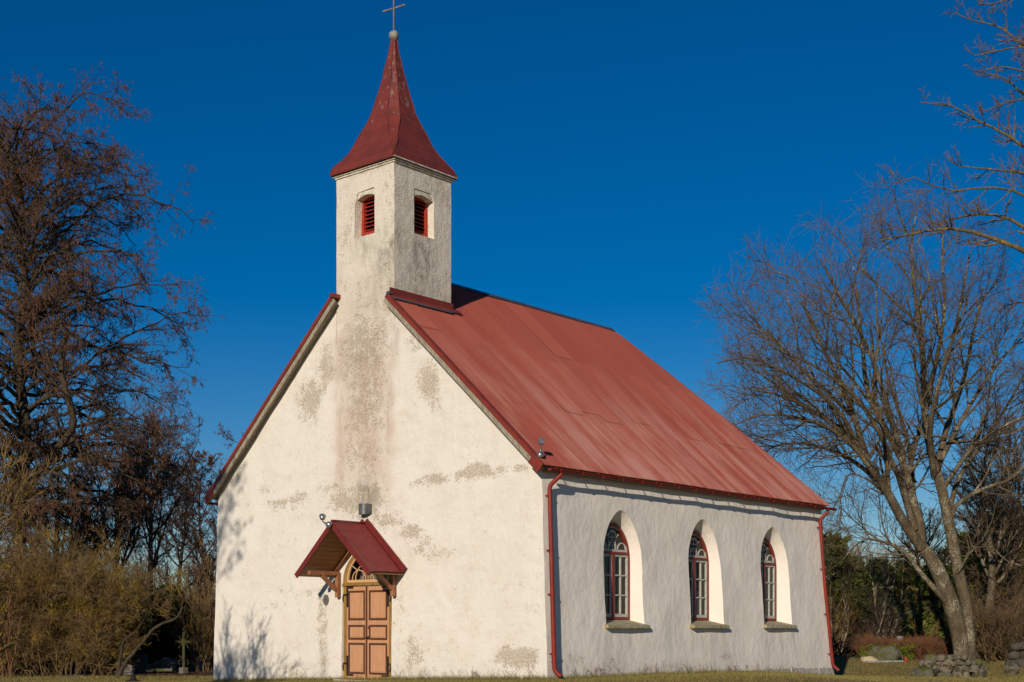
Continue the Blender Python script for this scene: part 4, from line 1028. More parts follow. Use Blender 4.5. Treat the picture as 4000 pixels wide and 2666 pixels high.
# --- the tree beyond the right edge whose ochre branches reach in
dm = 40.0
base = at(4420, 2660, dm); base[2] = gz(base[0], base[1]) - .05
maple = tree_root('maple_tree', base, 'bare tree at the upper right whose ochre lichen branches reach in over the crown')
mt = limb([base, at(4400, 2200, dm), at(4360, 1700, dm), at(4330, 1300, dm), at(4300, 900, dm), at(4270, 500, dm), at(4230, 150, dm), at(4210, -150, dm)], .42, .10, 22)
def S2(*q): return [at(u, v, dm + dd) for u, v, dd in q]
mlimbs = [
 limb(S2((4345,1450,0),(4180,1150,-.6),(4060,1020,-.9),(4000,982,-1),(3927,949,-1.1),(3770,899,-1.2),(3670,895,-1.3),(3560,915,-1.4),(3440,940,-1.5)), .13, .02),
 limb(S2((4320,1180,0),(4160,990,.4),(4080,930,.6),(4000,890,.8),(3927,849,.9),(3828,837,1),(3720,857,1.1),(3640,890,1.2)), .10, .018),
 limb(S2((4290,800,0),(4140,650,.2),(4000,574,.3),(3914,517,.3),(3819,472,.3),(3729,418,.3),(3647,408,.3),(3595,400,.3)), .07, .014),
 limb(S2((4310,960,0),(4150,760,-.6),(4060,690,-.8),(4000,676,-.9),(3925,668,-1),(3825,657,-1.1),(3749,650,-1.2),(3691,612,-1.2)), .06, .014),
 limb(S2((4240,250,0),(4120,220,.2),(4000,178,.3),(3908,108,.4),(3787,77,.4),(3723,45,.4)), .05, .012),
 limb(S2((4250,430,0),(4120,330,-.3),(4000,280,-.4),(3908,262,-.5),(3838,278,-.5),(3800,290,-.5)), .05, .012),
 limb(S2((4260,500,0),(4120,430,.4),(4000,370,.6),(3934,313,.6),(3860,290,.6),(3806,274,.6)), .05, .012),
 limb(S2((4245,350,0),(4100,230,-.6),(4000,185,-.8),(3902,198,-.8),(3806,217,-.8),(3774,196,-.8)), .05, .012),
 limb(S2((4270,600,0),(4120,460,-.2),(4000,390,-.2),(3895,415,-.2),(3840,440,-.2)), .04, .012),
 limb(S2((4315,1050,0),(4180,900,-1),(4060,800,-1.4),(3940,740,-1.6),(3830,735,-1.7),(3700,745,-1.8),(3560,690,-1.9),(3500,715,-1.9)), .06, .012),
 limb(S2((4350,1500,0),(4230,1330,1),(4120,1240,1.4),(4000,1180,1.6),(3900,1210,1.8)), .07, .015),
 limb(S2((4220,50,0),(4120,0,.3),(4000,-30,.5),(3900,10,.5),(3820,20,.5)), .05, .012)]
for k in range(12):                              # the side of the crown that the picture leaves out
    zf = .35 + .6 * k / 12; p0 = mt[0][int(zf * 21)]; a = RNG.uniform(-.9, .9); hv = RT * math.cos(a) + FW * math.sin(a); L = RNG.uniform(2.5, 5.0)
    mlimbs.append(limb([p0, p0 + hv * L * .35 + UP * L * .3, p0 + hv * L * .7 + UP * L * .45, p0 + hv * L + UP * L * .5], .08, .015, 14, .04))
LP, LR = stack(mlimbs)
b2, r2 = spawn(LP, LR, 16, .3, 1.0, 45, 13, .20, 7, .13, (0, 0, .08), .6, .010, None, 1.3)
b3, r3 = spawn(b2, r2, 6, .15, 1.0, 40, 14, .5, 5, .15, (0, 0, .06), .65, .007, None, .6)
b4, r4 = spawn(b3, r3, 4, .2, 1.0, 38, 14, .5, 4, .15, (0, 0, .05), .7, .005, None, .3)
branch_obj('trunk', [(mt[0][None], mt[1][None], 12)], M['lime_bark'], maple)
branch_obj('limbs', [(LP, LR, 8), (b2, r2, 5)], M['maple_limb'], maple)
branch_obj('crown', [(b3, r3, 3), (b4, r4, 3)], M['maple_twig'], maple)

# --- the tall alder on the left
da = 50.0
base = at(85, 2640, da); base[2] = gz(base[0], base[1]) - .05
alder = tree_root('alder_tree', base, 'tall dark alder at the left edge hung with rust brown catkins')
def S3(*q): return [at(u, v, da + dd) for u, v, dd in q]
at0 = limb(S3((85,2650,0),(70,2300,0),(85,1930,0),(105,1690,0),(70,1400,0),(100,1150,0),(70,960,.2),(95,800,.3),(60,680,.2),(90,600,0)), .30, .03, 26)
at1 = limb(S3((90,1950,0),(150,1850,-.5),(235,1740,-.8),(285,1670,-.9),(275,1580,-1),(240,1450,-1),(260,1300,-.8)), .17, .08, 18)
al = []
ca = at(85, 1150, da)
for i in range(84):
    zf = (i + .5) / 84; v0 = 2060 - 1430 * zf ** .95; p0 = at(80 + 25 * math.sin(v0 / 130), v0, da)
    a = 2.399963 * i + RNG.normal(0, .3); hv = np.array([math.cos(a), math.sin(a), 0])
    L = np.interp(zf, [0, .25, .5, .8, .95, 1.0], [5.4, 6.2, 5.6, 5.2, 4.6, 3.0]) * RNG.uniform(.75, 1.12)
    rise = np.interp(zf, [0, .3, .6, 1.0], [.10, .24, .38, .62]) * RNG.uniform(.6, 1.25); sag = np.interp(zf, [0, .5, 1], [.22, .16, .10])
    sd = np.array([-hv[1], hv[0], 0]) * RNG.normal(0, .16) * L
    al.append(limb([p0, p0 + hv * L * .22 + UP * L * rise * .55, p0 + hv * L * .55 + UP * L * rise + sd * .5, p0 + hv * L * .82 + UP * L * (rise - sag * .3) + sd, p0 + hv * L + UP * L * (rise - sag) + sd], .055 + .05 * (1 - zf), .012, 14, .07))
for u0, v0, u1, v1, lift in ((105,1620,790,1195,20),(260,1300,740,1440,-10),(90,1300,690,1110,40),(275,1600,640,1690,-10)):
    dd = RNG.uniform(-1.5, 1.5)
    al.append(limb([at(u0, v0, da), at(u0 + (u1-u0)*.35, v0 + (v1-v0)*.45 - lift, da + dd*.4), at(u0 + (u1-u0)*.7, v0 + (v1-v0)*.78 - lift*.8, da + dd*.8), at(u1, v1, da + dd)], .075, .012, 14, .05))
LP, LR = stack(al)
enva0 = ellipsoid(at(70, 1150, da), (5.6, 5.6, 8.8))
enva = lambda p: enva0(p)
b2, r2 = spawn(LP, LR, 15, .12, 1.0, 48, 14, .34, 7, .14, (0, 0, -.01), .6, .011, None, 1.9)
b3, r3 = spawn(b2, r2, 8, .1, 1.0, 48, 15, .5, 5, .16, (0, 0, -.02), .65, .007, None, 1.0)
b4, r4 = spawn(b3, r3, 4, .1, 1.0, 45, 15, .6, 4, .16, (0, 0, -.05), .7, .005, None, .5)
branch_obj('trunk', [(at0[0][None], at0[1][None], 12)], M['alder_bark'], alder)
branch_obj('limbs', [(at1[0][None], at1[1][None], 10), (LP, LR, 7), (b2, r2, 4)], M['alder_bark'], alder)
branch_obj('crown', [(b3, r3, 3), (b4, r4, 3)], M['alder_twig'], alder)
cp, cd = pick(b4, 85000)
V, F = spikes(cp, cd * .5 + np.array([0, 0, -1.0]) + RNG.normal(0, .35, cp.shape), RNG.uniform(.07, .15, len(cp)), RNG.uniform(.008, .015, len(cp)))
mesh_obj('catkins', V, F, M['catkin'], alder)

# --- generic bare tree used for the wood behind
def bare_tree(name, u, v_base, d, height, spread, label, bark, twig, lean=0.0, n1=26, n2=10, n3=6, n4=4, catk=0, up=.10, start=.3, r=.16, seed=0, group=None):
    global RNG
    keep = RNG; RNG = np.random.default_rng(seed + 100)
    b = at(u, v_base, d); b[2] = gz(b[0], b[1]) - .05
    root = tree_root(name, b, label, 'tree', group)
    top = b + UP * height + RT * lean
    tk = limb([b, b + UP * height * .35 + RT * lean * .2 + RNG.normal(0, .12, 3), b + UP * height * .7 + RT * lean * .6 + RNG.normal(0, .15, 3), top], r, .02, 16)
    P, R = tk[0][None], tk[1][None]
    env = ellipsoid(b + UP * height * (.5 + start * .5) + RT * lean * .5, (spread, spread, height * (1 - start) * .56))
    b1, r1 = spawn(P, R, n1, start, 1.0, 55, 12, 0, 9, .09, (0, 0, up), .55, .02, env, 9, labs=spread * 1.0)
    b2, r2 = spawn(b1, r1, n2, .12, 1.0, 42, 13, .45, 6, .13, (0, 0, up * .6), .6, .012, env, 2.4)
    b3, r3 = spawn(b2, r2, n3, .1, 1.0, 42, 14, .5, 4, .15, (0, 0, up * .4), .65, .009, env, 1.2)
    b4, r4 = spawn(b3, r3, n4, .1, 1.0, 42, 14, .55, 3, .15, (0, 0, 0), .7, .007, env, .6)
    branch_obj('trunk', [(P, R, 10)], bark, root)
    branch_obj('limbs', [(b1, r1, 5), (b2, r2, 3)], bark, root)
    branch_obj('crown', [(b3, r3, 3), (b4, r4, 3)], twig, root)
    if catk:
        cp, cd = pick(b4, catk); V, F = spikes(cp, cd * .5 + np.array([0, 0, -1.0]), RNG.uniform(.06, .13, catk), .014); mesh_obj('catkins', V, F, M['catkin'], root)
    RNG = keep; return root
bare_tree('alder_tree', 714, 2610, 72, 10.6, 3.0, 'slender reddish alder with straight trunk behind the graveyard, nearer of two left of the church', M['far_bark'], M['far_twig'], .2, 30, 10, 6, 4, 9000, seed=1)
bare_tree('alder_tree', 790, 2610, 77, 11.0, 2.8, 'slender alder with straight trunk close beside the church gable corner', M['far_bark'], M['far_twig'], .0, 30, 10, 6, 4, 9000, seed=2)
bare_tree('alder_tree', 960, 2600, 82, 13.6, 3.4, 'reddish bare alder rising behind the left verge of the church roof', M['far_bark'], M['far_twig'], -.2, 28, 10, 6, 4, 9000, seed=3)
bare_tree('ash_tree', 575, 2610, 66, 12.6, 3.6, 'greyish bare tree with fine twigs between the tall alder and the church', M['far_bark'], M['grey_twig'], .3, 30, 11, 7, 4, 0, seed=4, r=.18)
bare_tree('alder_tree', 430, 2610, 60, 10.0, 3.6, 'dark dense bare tree standing behind the tan shrub', M['alder_bark'], M['alder_twig'], .6, 34, 11, 7, 4, 12000, seed=5, r=.2, start=.22)
bare_tree('alder_tree', 200, 2610, 58, 9.5, 3.6, 'dark bare tree behind the left half of the tan shrub', M['alder_bark'], M['alder_twig'], .3, 32, 11, 7, 4, 9000, seed=6, r=.2, start=.2)
# right hand background
bare_tree('bare_tree', 3980, 2600, 62, 11.0, 4.2, 'thin stemmed bare tree behind the lime at the right edge', M['far_bark'], M['lime_twig'], -.3, 30, 10, 6, 4, 0, seed=7, r=.16)
bare_tree('bare_tree', 3835, 2590, 53, 9.0, 3.0, 'lichen covered straight tree just behind the big forked trunk', M['lime_bark'], M['lime_twig'], .3, 30, 9, 6, 4, 0, seed=8, r=.2, start=.25)
bare_tree('bare_tree', 3925, 2590, 57, 9.4, 3.0, 'second straight grey tree behind the lime, standing in the thicket', M['lime_bark'], M['bush_twig'], .2, 28, 9, 6, 4, 0, seed=9, r=.16, start=.25)
bare_tree('bare_tree', 3604, 2500, 64, 6.8, 2.2, 'thin upright trunk in the dark wood left of the lime', M['far_bark'], M['bush_twig'], -.3, 18, 8, 5, 3, 0, seed=10, r=.17, start=.4)
bare_tree('bare_tree', 3660, 2500, 65, 7.2, 2.2, 'thin leaning trunk in the dark wood, nearest the lime', M['far_bark'], M['bush_twig'], -.8, 18, 8, 5, 3, 0, seed=11, r=.17, start=.4)

# --- shrubs
def shrub(name, u, v, d, n, height, spread, label, bark, twig, base_r=.5, ang=28, c2=9, c3=8, c4=3, seed=0, r=.03, cat='shrub', lean=(0, 0, 0), up=.03, world=None, tw=.006, group=None, t0b=.05):
    global RNG
    keep = RNG; RNG = np.random.default_rng(seed + 500)
    b = np.array(world, float) if world is not None else at(u, v, d); b = np.array([b[0], b[1], 0.]); b[2] = gz(b[0], b[1]) - .03
    root = empty(name, tuple(b), label, cat, group)
    L = []
    for i in range(n):
        a = RNG.uniform(0, 2 * math.pi); q = math.sqrt(RNG.random()); h = height * RNG.uniform(.7, 1.05) * (1 - .35 * q ** 3)
        o = np.array([math.cos(a), math.sin(a), 0]); p0 = b + o * base_r * RNG.random()
        out = spread * q
        L.append(limb([p0, p0 + o * out * RNG.uniform(.15, .5) + UP * h * .36 + np.r_[RNG.normal(0, .16, 2), 0], p0 + o * out * RNG.uniform(.5, .8) + UP * h * .75 + np.r_[RNG.normal(0, .14, 2), 0], p0 + o * out + UP * h * (1 - .1 * q) + np.array(lean)], r * RNG.uniform(.6, 1.2), .006, 12, .035))
    P, R = stack(L)
    b2, r2 = spawn(P, R, c2, t0b, 1.0, ang, 12, .36, 7, .12, (0, 0, up), .6, tw * 1.5, None, 1.8)
    b3, r3 = spawn(b2, r2, c3, .1, 1.0, 38, 14, .5, 5, .15, (0, 0, up), .65, tw, None, .9)
    branch_obj('stems', [(P, R, 6)], bark, root)
    G = [(b2, r2, 3), (b3, r3, 3)]
    if c4:
        b4, r4 = spawn(b3, r3, c4, .1, 1.0, 38, 14, .5, 3, .15, (0, 0, 0), .7, tw * .8, None, .4); G.append((b4, r4, 3))
    branch_obj('twigs', G, twig, root)
    RNG = keep; return root
shrub('shrub', 250, 2640, 46.6, 105, 5.1, 3.0, 'large tan bare shrub with yellow lichen filling the lower left', M['bush_stem'], M['bush_twig'], 1.2, 34, 13, 10, 4, 1, .026)
shrub('shrub', 20, 2640, 47.0, 60, 4.9, 2.5, 'tan bare shrub cut by the left edge of the picture', M['bush_stem'], M['bush_twig'], 1.4, 34, 12, 10, 4, 2, .026)
shrub('shrub', 395, 2635, 46.8, 45, 4.2, 1.6, 'lower tan shrub on the right flank of the large shrub', M['bush_stem'], M['bush_twig'], .35, 34, 12, 10, 3, 3, .026)
shrub('shrub', 10, 2640, 44.6, 8, 7.0, 2.4, 'long straight red brown shoots rising above the shrub at the left edge', M['red_twig'], M['red_twig'], .6, 24, 5, 3, 0, 4, .022, up=.07)
shrub('sapling', 812, 2620, 50.0, 13, 4.6, 1.0, 'thin bare saplings crowded against the left corner of the church', M['bush_stem'], M['bush_twig'], .45, 26, 9, 6, 2, 5, .032, 'sapling', up=.06)
shrub('sapling', 765, 2620, 52.5, 9, 5.0, 1.0, 'thin bare sapling clump behind the iron grave cross', M['bush_stem'], M['red_twig'], .4, 28, 8, 5, 2, 6, .03, 'sapling', up=.06)
# leaning bent stem
lb = at(460, 2640, 44.4); lb[2] = gz(lb[0], lb[1]) - .05
leaning = tree_root('leaning_tree', lb, 'bent leaning trunk curving right across the dark gap by the graves')
def S4(*q): return [at(u, v, 44.4 + dd) for u, v, dd in q]
lt = [limb(S4((462,2645,0),(490,2590,0),(540,2530,-.1),(600,2460,-.2),(640,2435,-.2),(690,2415,-.2),(705,2390,-.2),(712,2372,-.2)), .075, .035, 20, .008),
      limb(S4((455,2645,.1),(470,2570,.1),(480,2515,.1),(500,2490,.1),(530,2470,.1)), .065, .03, 20, .008)]
lb2 = [limb(S4((655,2430,-.2),(662,2370,-.2),(665,2320,-.2),(680,2290,-.2)), .02, .01, 14), limb(S4((600,2320,.3),(640,2300,.2),(690,2290,.1),(740,2300,0)), .03, .012, 14), limb(S4((640,2300,.2),(670,2250,.2),(720,2220,.3)), .02, .008, 14)]
P, R = stack(lt); P2, R2 = stack(lb2)
c2_, cr2 = spawn(P2, R2, 10, .2, 1, 45, 14, .6, 5, .15, (0, 0, .03), .6, .008, None, .9); c3_, cr3 = spawn(c2_, cr2, 6, .1, 1, 42, 14, .5, 4, .15, (0, 0, 0), .7, .006)
branch_obj('trunk', [(P, R, 8), (P2, R2, 6)], M['alder_bark'], leaning); branch_obj('twigs', [(c2_, cr2, 3), (c3_, cr3, 3)], M['bush_twig'], leaning)
# right hand shrubs and saplings
shrub('birch_sapling', 3245, 2560, 58, 16, 5.2, 1.3, 'cluster of pale stemmed saplings behind the far corner of the church', M['pale_stem'], M['bush_twig'], .7, 28, 10, 7, 2, 11, .045, 'sapling', up=.07)
shrub('pollard_tree', 3452, 2560, 56, 9, 4.6, 1.7, 'pollarded small tree with spraying shoots above the brown brush', M['pale_stem'], M['grey_twig'], .12, 30, 12, 7, 2, 12, .06, 'tree', up=.07)
shrub('shrub', 3350, 2575, 60, 11, 3.4, 1.8, 'bare brown thicket in the wood behind the church corner', M['bush_stem'], M['bush_twig'], 1.0, 30, 10, 7, 2, 13)
shrub('shrub', 3560, 2560, 60, 10, 3.0, 2.0, 'bare brown thicket in front of the dark spruces', M['bush_stem'], M['bush_twig'], 1.2, 30, 10, 7, 2, 14)
shrub('shrub', 3930, 2620, 50, 44, 3.0, 2.0, 'tangled bare thicket filling the lower right behind the lime trunk', M['bush_stem'], M['thicket_twig'], 1.2, 34, 12, 9, 3, 15)
shrub('shrub', 4010, 2600, 55, 44, 4.4, 2.4, 'taller bare thicket at the right edge above the dark stone wall', M['bush_stem'], M['thicket_twig'], 1.3, 34, 12, 9, 3, 16)
shrub('shrub', 3270, 2590, 54, 22, 1.7, 1.0, 'low dark bare bush in the shade of the church end', M['far_bark'], M['far_twig'], .8, 30, 9, 6, 2, 17)
# off to the left of the camera: their branch shadows fall on the gable
shrub('shrub', 0, 0, 0, 42, 6.2, 1.9, 'bare bush on the lawn throwing a branch shadow on the lower gable', M['bush_stem'], M['bush_twig'], .6, 26, 12, 7, 2, 21, .042, world=(-0.35, -11.0, 0), up=.06, tw=.010)
def lawn_tree(x, y, h, spread, label, seed, start=.45):
    global RNG
    keep = RNG; RNG = np.random.default_rng(seed)
    b = np.array([x, y, gz(x, y) - .05]); root = tree_root('bare_tree', b, label)
    tk = limb([b, b + UP * h * .5 + RNG.normal(0, .1, 3), b + UP * h], .16, .02, 16)
    P, R = tk[0][None], tk[1][None]; env = ellipsoid(b + UP * h * (.5 + start * .5), (spread, spread, h * (1 - start) * .54))
    b1, r1 = spawn(P, R, 24, start, 1.0, 55, 12, 0, 9, .09, (0, 0, .08), .5, .02, env, 9, labs=spread)
    b2, r2 = spawn(b1, r1, 9, .12, 1.0, 42, 13, .45, 6, .13, (0, 0, .03), .6, .012, env, 1.4)
    b3, r3 = spawn(b2, r2, 6, .1, 1.0, 42, 14, .5, 4, .15, (0, 0, 0), .65, .008, env, .7)
    branch_obj('trunk', [(P, R, 10)], M['alder_bark'], root); branch_obj('crown', [(b1, r1, 5), (b2, r2, 3), (b3, r3, 3)], M['alder_twig'], root)
    cp, cd = pick(b3, 5000); V, F = spikes(cp, cd * .5 + np.array([0, 0, -1.0]), RNG.uniform(.06, .13, 5000), .014); mesh_obj('catkins', V, F, M['catkin'], root)
    RNG = keep
lawn_tree(1.85, -19.5, 14.8, 1.9, 'bare alder standing left of the camera that dapples the left verge of the gable', 31, .69)

# --- conifers
def conifer(name, u, v, d, height, radius, label, mat, n=16000, kind='spruce', seed=0, leaf=.30, wid=.035, cat='conifer', group=None, start=.06):
    rg = np.random.default_rng(seed + 900)
    b = at(u, v, d); b[2] = gz(b[0], b[1]) - .05
    root = empty(name, tuple(b), label, cat, group)
    nb = 150 if kind != 'yew' else 110
    zz = np.sort(start + (1 - start) * rg.random(nb) ** .9); az = rg.random(nb) * 2 * math.pi
    if kind == 'spruce': L = radius * (1.02 - zz) ** .8 * rg.uniform(.7, 1.1, nb); el = np.where(zz > .7, .35, -.12) + rg.normal(0, .08, nb)
    elif kind == 'pine': L = radius * (1 - ((zz - .5) / .55) ** 2).clip(.15, 1) * rg.uniform(.6, 1.15, nb); el = rg.uniform(.0, .5, nb)
    else: L = radius * np.sin(np.pi * (zz * .85 + .15)).clip(.15, 1) * rg.uniform(.6, 1.1, nb); el = rg.uniform(.4, 1.1, nb)
    dirs = np.stack([np.cos(az) * np.cos(el), np.sin(az) * np.cos(el), np.sin(el)], 1)
    P0 = b + np.stack([0 * zz, 0 * zz, zz * height * (.97 if kind != 'yew' else .75)], 1)
    i = rg.choice(nb, n, p=(L + .15) / (L + .15).sum()); t = rg.random(n) ** (.6 if kind != 'pine' else .35)
    pos = P0[i] + dirs[i] * (L[i] * t)[:, None]
    side = np.cross(dirs[i], np.array([0, 0, 1.0])); spr = rg.normal(0, 1, n) * L[i] * .20 * (1 - t * .5)
    pos = pos + side * spr[:, None] + rg.normal(0, .07, (n, 3))
    dd = dirs[i] * .8 + side * np.sign(spr)[:, None] * .7 + rg.normal(0, .45, (n, 3)) + np.array([0, 0, -.25 if kind == 'spruce' else .35])
    global RNG
    keep = RNG; RNG = rg
    V, F = blades(pos, dd, rg.uniform(.6, 1.3, n) * leaf, wid)
    P = np.stack([P0, P0 + dirs * L[:, None] * .55, P0 + dirs * L[:, None] * .95], 1); R = np.repeat([[.035, .02, .008]], nb, 0)
    tk = limb([b, b + UP * height * .5, b + UP * height * .97], .05 + height * .012, .02, 8)
    branch_obj('trunk', [(tk[0][None], tk[1][None], 8), (P, R, 3)], M['far_bark'], root)
    mesh_obj('crown', V, F, mat, root)
    RNG = keep; return root
conifer('spruce_tree', 3215, 2560, 70, 6.14, 2.42, 'dark green bushy spruce whose top shows just past the church eave corner', M['pine_needle'], 15000, 'pine', 1)
conifer('spruce_tree', 3330, 2560, 72, 4.93, 2.64, 'small dark spruce in the wood, second from the church corner', M['needle'], 15000, 'spruce', 2)
conifer('spruce_tree', 3430, 2560, 66, 4.65, 2.53, 'dark spruce behind the pollarded tree', M['needle'], 15000, 'spruce', 3)
conifer('spruce_tree', 3540, 2560, 68, 4.65, 2.75, 'broad dark spruce behind the thin trunks left of the lime', M['needle'], 15000, 'spruce', 4)
conifer('spruce_tree', 3650, 2560, 62, 4.28, 2.42, 'dark spruce glimpsed between the lime stem and the thin leaning trunk', M['needle'], 14000, 'spruce', 5)
conifer('pine_tree', 3790, 2560, 76, 6.6, 2.6, 'loose green pine seen just right of the forked lime trunk', M['pine_needle'], 15000, 'pine', 6)
conifer('pine_tree', 3945, 2560, 72, 7.6, 2.8, 'tall bushy green pine nearest the right edge', M['pine_needle'], 18000, 'pine', 7)
conifer('pine_tree', 4080, 2560, 74, 7.0, 2.8, 'green pine cut by the right edge of the picture', M['pine_needle'], 14000, 'pine', 8)
conifer('spruce_tree', 3870, 2570, 58, 4.65, 2.42, 'low dark spruce behind the thicket on the right', M['needle'], 14000, 'spruce', 9)
conifer('yew_tree', 655, 2610, 54, 4.3, 1.3, 'dark green columnar yew behind the iron grave cross', M['shaded_yew_needle'], 20000, 'yew', 11, .26, .03)
conifer('yew_tree', 560, 2610, 56, 3.4, 1.4, 'dark yew behind the leaning trunk', M['shaded_yew_needle'], 18000, 'yew', 12, .26, .03)
conifer('yew_tree', 450, 2610, 55, 2.6, 1.4, 'low dark evergreen bush behind the white gravestone', M['shaded_yew_needle'], 14000, 'yew', 13, .24, .03)
conifer('yew_tree', 740, 2610, 60, 3.4, 1.3, 'dark yew nearest the church corner behind the saplings', M['shaded_yew_needle'], 16000, 'yew', 14, .26, .03)
conifer('yew_tree', 330, 2610, 57, 3.0, 1.6, 'dark evergreen behind the base of the tan shrub', M['shaded_yew_needle'], 14000, 'yew', 15, .26, .03)
conifer('yew_tree', 130, 2610, 57, 3.2, 2.0, 'dark evergreen behind the left part of the tan shrub', M['shaded_yew_needle'], 14000, 'yew', 16, .26, .03)

# far wood: one mass of stems and twigs beyond everything
def far_wood(name, u0, u1, d_lo, d_hi, n, h_lo, h_hi, mat, seed):
    global RNG
    keep = RNG; RNG = np.random.default_rng(seed)
    L = []
    for i in range(n):
        b = at(RNG.uniform(u0, u1), 2560, RNG.uniform(d_lo, d_hi)); b[2] = gz(b[0], b[1]); h = RNG.uniform(h_lo, h_hi)
        L.append(limb([b, b + UP * h * .5 + RNG.normal(0, .25, 3), b + UP * h + RNG.normal(0, .5, 3)], .06, .012, 10, .04))
    P, R = stack(L)
    b2, r2 = spawn(P, R, 16, .08, 1, 45, 14, .30, 6, .12, (0, 0, .05), .5, .014, None, 2.2); b3, r3 = spawn(b2, r2, 7, .1, 1, 42, 14, .5, 4, .15, (0, 0, .03), .7, .011, None, 1.1)
    V, F = join([tubes(P, R, 5), tubes(b2, r2, 3), tubes(b3, r3, 3)])
    o = mesh_obj(name, V, F, mat); tag(o, None, None, None, 'stuff'); RNG = keep; return o
tag(far_wood('woodland', -250, 900, 84, 96, 200, 4.0, 8.0, M['far_twig'], 41), 'bare brown wood far behind the graves left of the church', 'woodland')
tag(far_wood('woodland', 3150, 4300, 84, 96, 210, 4.0, 7.0, M['bush_twig'], 42), 'bare brown wood far behind the spruces right of the church', 'woodland')

tag(far_wood('woodland', 3150, 4250, 74, 82, 45, 2.0, 3.6, M['thicket_twig'], 43), 'brown undergrowth between the spruces right of the church', 'undergrowth')
tag(far_wood('woodland', -200, 860, 58, 78, 150, 2.5, 4.5, M['far_twig'], 44), 'brown undergrowth behind the graves left of the church', 'undergrowth')

# dead brown brush on the right
n = 2600
uu = RNG.uniform(3370, 3745, n); dd = RNG.uniform(50.0, 52.5, n)
B = np.array([at(u, 2560, d) for u, d in zip(uu, dd)]); B[:, 2] = lawn_z(B[:, :2]) - .03
hh = RNG.uniform(.5, 1.0, n) * np.interp(uu, [3370, 3420, 3500, 3600, 3700, 3745], [.95, .8, .75, .85, .85, .4])
T1 = B + np.c_[RNG.normal(0, .16, (n, 2)), hh * .55]; T2 = T1 + np.c_[RNG.normal(0, .18, (n, 2)), hh * .45]
P = np.stack([B, T1, T2], 1); R = np.repeat([[.008, .006, .003]], n, 0)
b2, r2 = spawn(P, R, 5, .3, 1, 32, 12, .4, 3, .12, (0, 0, .1), .7, .004)
V, F = join([tubes(P, R, 3), tubes(b2, r2, 3)])
tag(mesh_obj('dead_brush', V, F, M['brown_weed']), 'mass of dead reddish brown stems in front of the spruces', 'brush', None, 'stuff')

# ---------------------------------------------------------------- graves, stones, small things
def rock(mb, c, r, seed, sq=(1, 1, 1), k=2):
    bm = bmesh.new(); bmesh.ops.create_icosphere(bm, subdivisions=k, radius=1)
    V = []
    for v in bm.verts:
        q = v.co.normalized(); s = 1 + .28 * mnoise.noise(q * 1.4 + Vector((seed * 3.1, 0, 0))) + .10 * mnoise.noise(q * 4 + Vector((0, seed, 0)))
        p_ = Vector((abs(q.x) ** .8 * (1 if q.x > 0 else -1), abs(q.y) ** .8 * (1 if q.y > 0 else -1), abs(q.z) ** .8 * (1 if q.z > 0 else -1)))
        V.append(np.array(c) + np.array(p_) * s * r * np.array(sq))
    F = [tuple(x.index for x in f.verts) for f in bm.faces]; bm.free(); mb.add(V, F); return mb
def gat(u, d):
    p = at(u, 2600, d); p[2] = gz(p[0], p[1]); return p
# dry stone wall at the foot of the lime
wc = gat(3690, 45.0)
sw = empty('stone_wall', tuple(wc), 'tumbled grey fieldstone wall at the foot of the big lime', 'stone wall')
rs = random.Random(5); ns = 0
for row in range(4):
    u = 3595 + row * 14 + (0 if row % 2 else -8)
    while u < 3838 - row * 6:
        r = rs.uniform(.08, .22) * (1.1 if row < 2 else .95); c = gat(u, 45.0 + rs.uniform(-.12, .12)); c[2] += .09 + row * .16 + (u - 3600) / 240 * .05 * row + rs.uniform(-.03, .03)
        lim = .46 + .20 * math.sin((u - 3595) / 240 * math.pi)
        if c[2] - gz(c[0], c[1]) < lim + .05:
            rock(MB(), c, r, ns, (rs.uniform(.9, 1.35), rs.uniform(.8, 1.2), rs.uniform(.65, .95))).build('stone', M['field_stone'] if rs.random() < .8 else M['moss_stone'], sw, smooth=True); ns += 1
        u += r * 2 * FPX / 45 * rs.uniform(.78, .98)
for k in range(14):
    c = gat(3640 + k * 15, 45.9 + rs.uniform(-.1, .5)); c[2] += rs.uniform(.12, .34)
    rock(MB(), c, rs.uniform(.13, .22), 60 + k, (1.2, 1, .8)).build('stone', M['field_stone'] if k % 3 else M['moss_stone'], sw, smooth=True)
c = gat(3612, 44.9); c[2] += .08; rock(MB(), c, .3, 91, (1.2, 1, .95)).build('stone', M['moss_stone'], sw, smooth=True)
def one(name, u, d, dz, r, sq, mat, label, cat, seed):
    c = gat(u, d); o = rock(MB(), c + UP * dz, r, seed, sq, 3).build(name, mat, None, loc=c, smooth=True); return tag(o, label, cat)
one('boulder', 3452, 49.8, .16, .62, (1.1, .6, .72), M['moss_stone'], 'low mossy boulder between two yellow green plants on the right grave', 'boulder', 3)
one('grave_marker', 3393, 49.4, .07, .22, (1.5, .7, .62), M['pale_stone'], 'small pale yellow stone lying left of the mossy boulder', 'stone', 4)
one('field_stone', 3832, 45.2, .10, .16, (1, 1, 1.3), M['field_stone'], 'single grey stone just right of the lime trunk foot', 'stone', 5)
one('field_stone', 3952, 46.2, .12, .2, (1.2, 1, 1), M['field_stone'], 'grey stone beneath the thicket near the right edge', 'stone', 6)
slab = gat(3455, 49.2); m = MB(); 
m.beam(slab - RT * .68 + UP * .03, slab + RT * .68 + UP * .05, .12, .07); tag(m.build('grave_kerb', M['grave_grey'], None, loc=slab, bevel=.01), 'flat grey kerb stone in front of the mossy boulder', 'kerb stone')
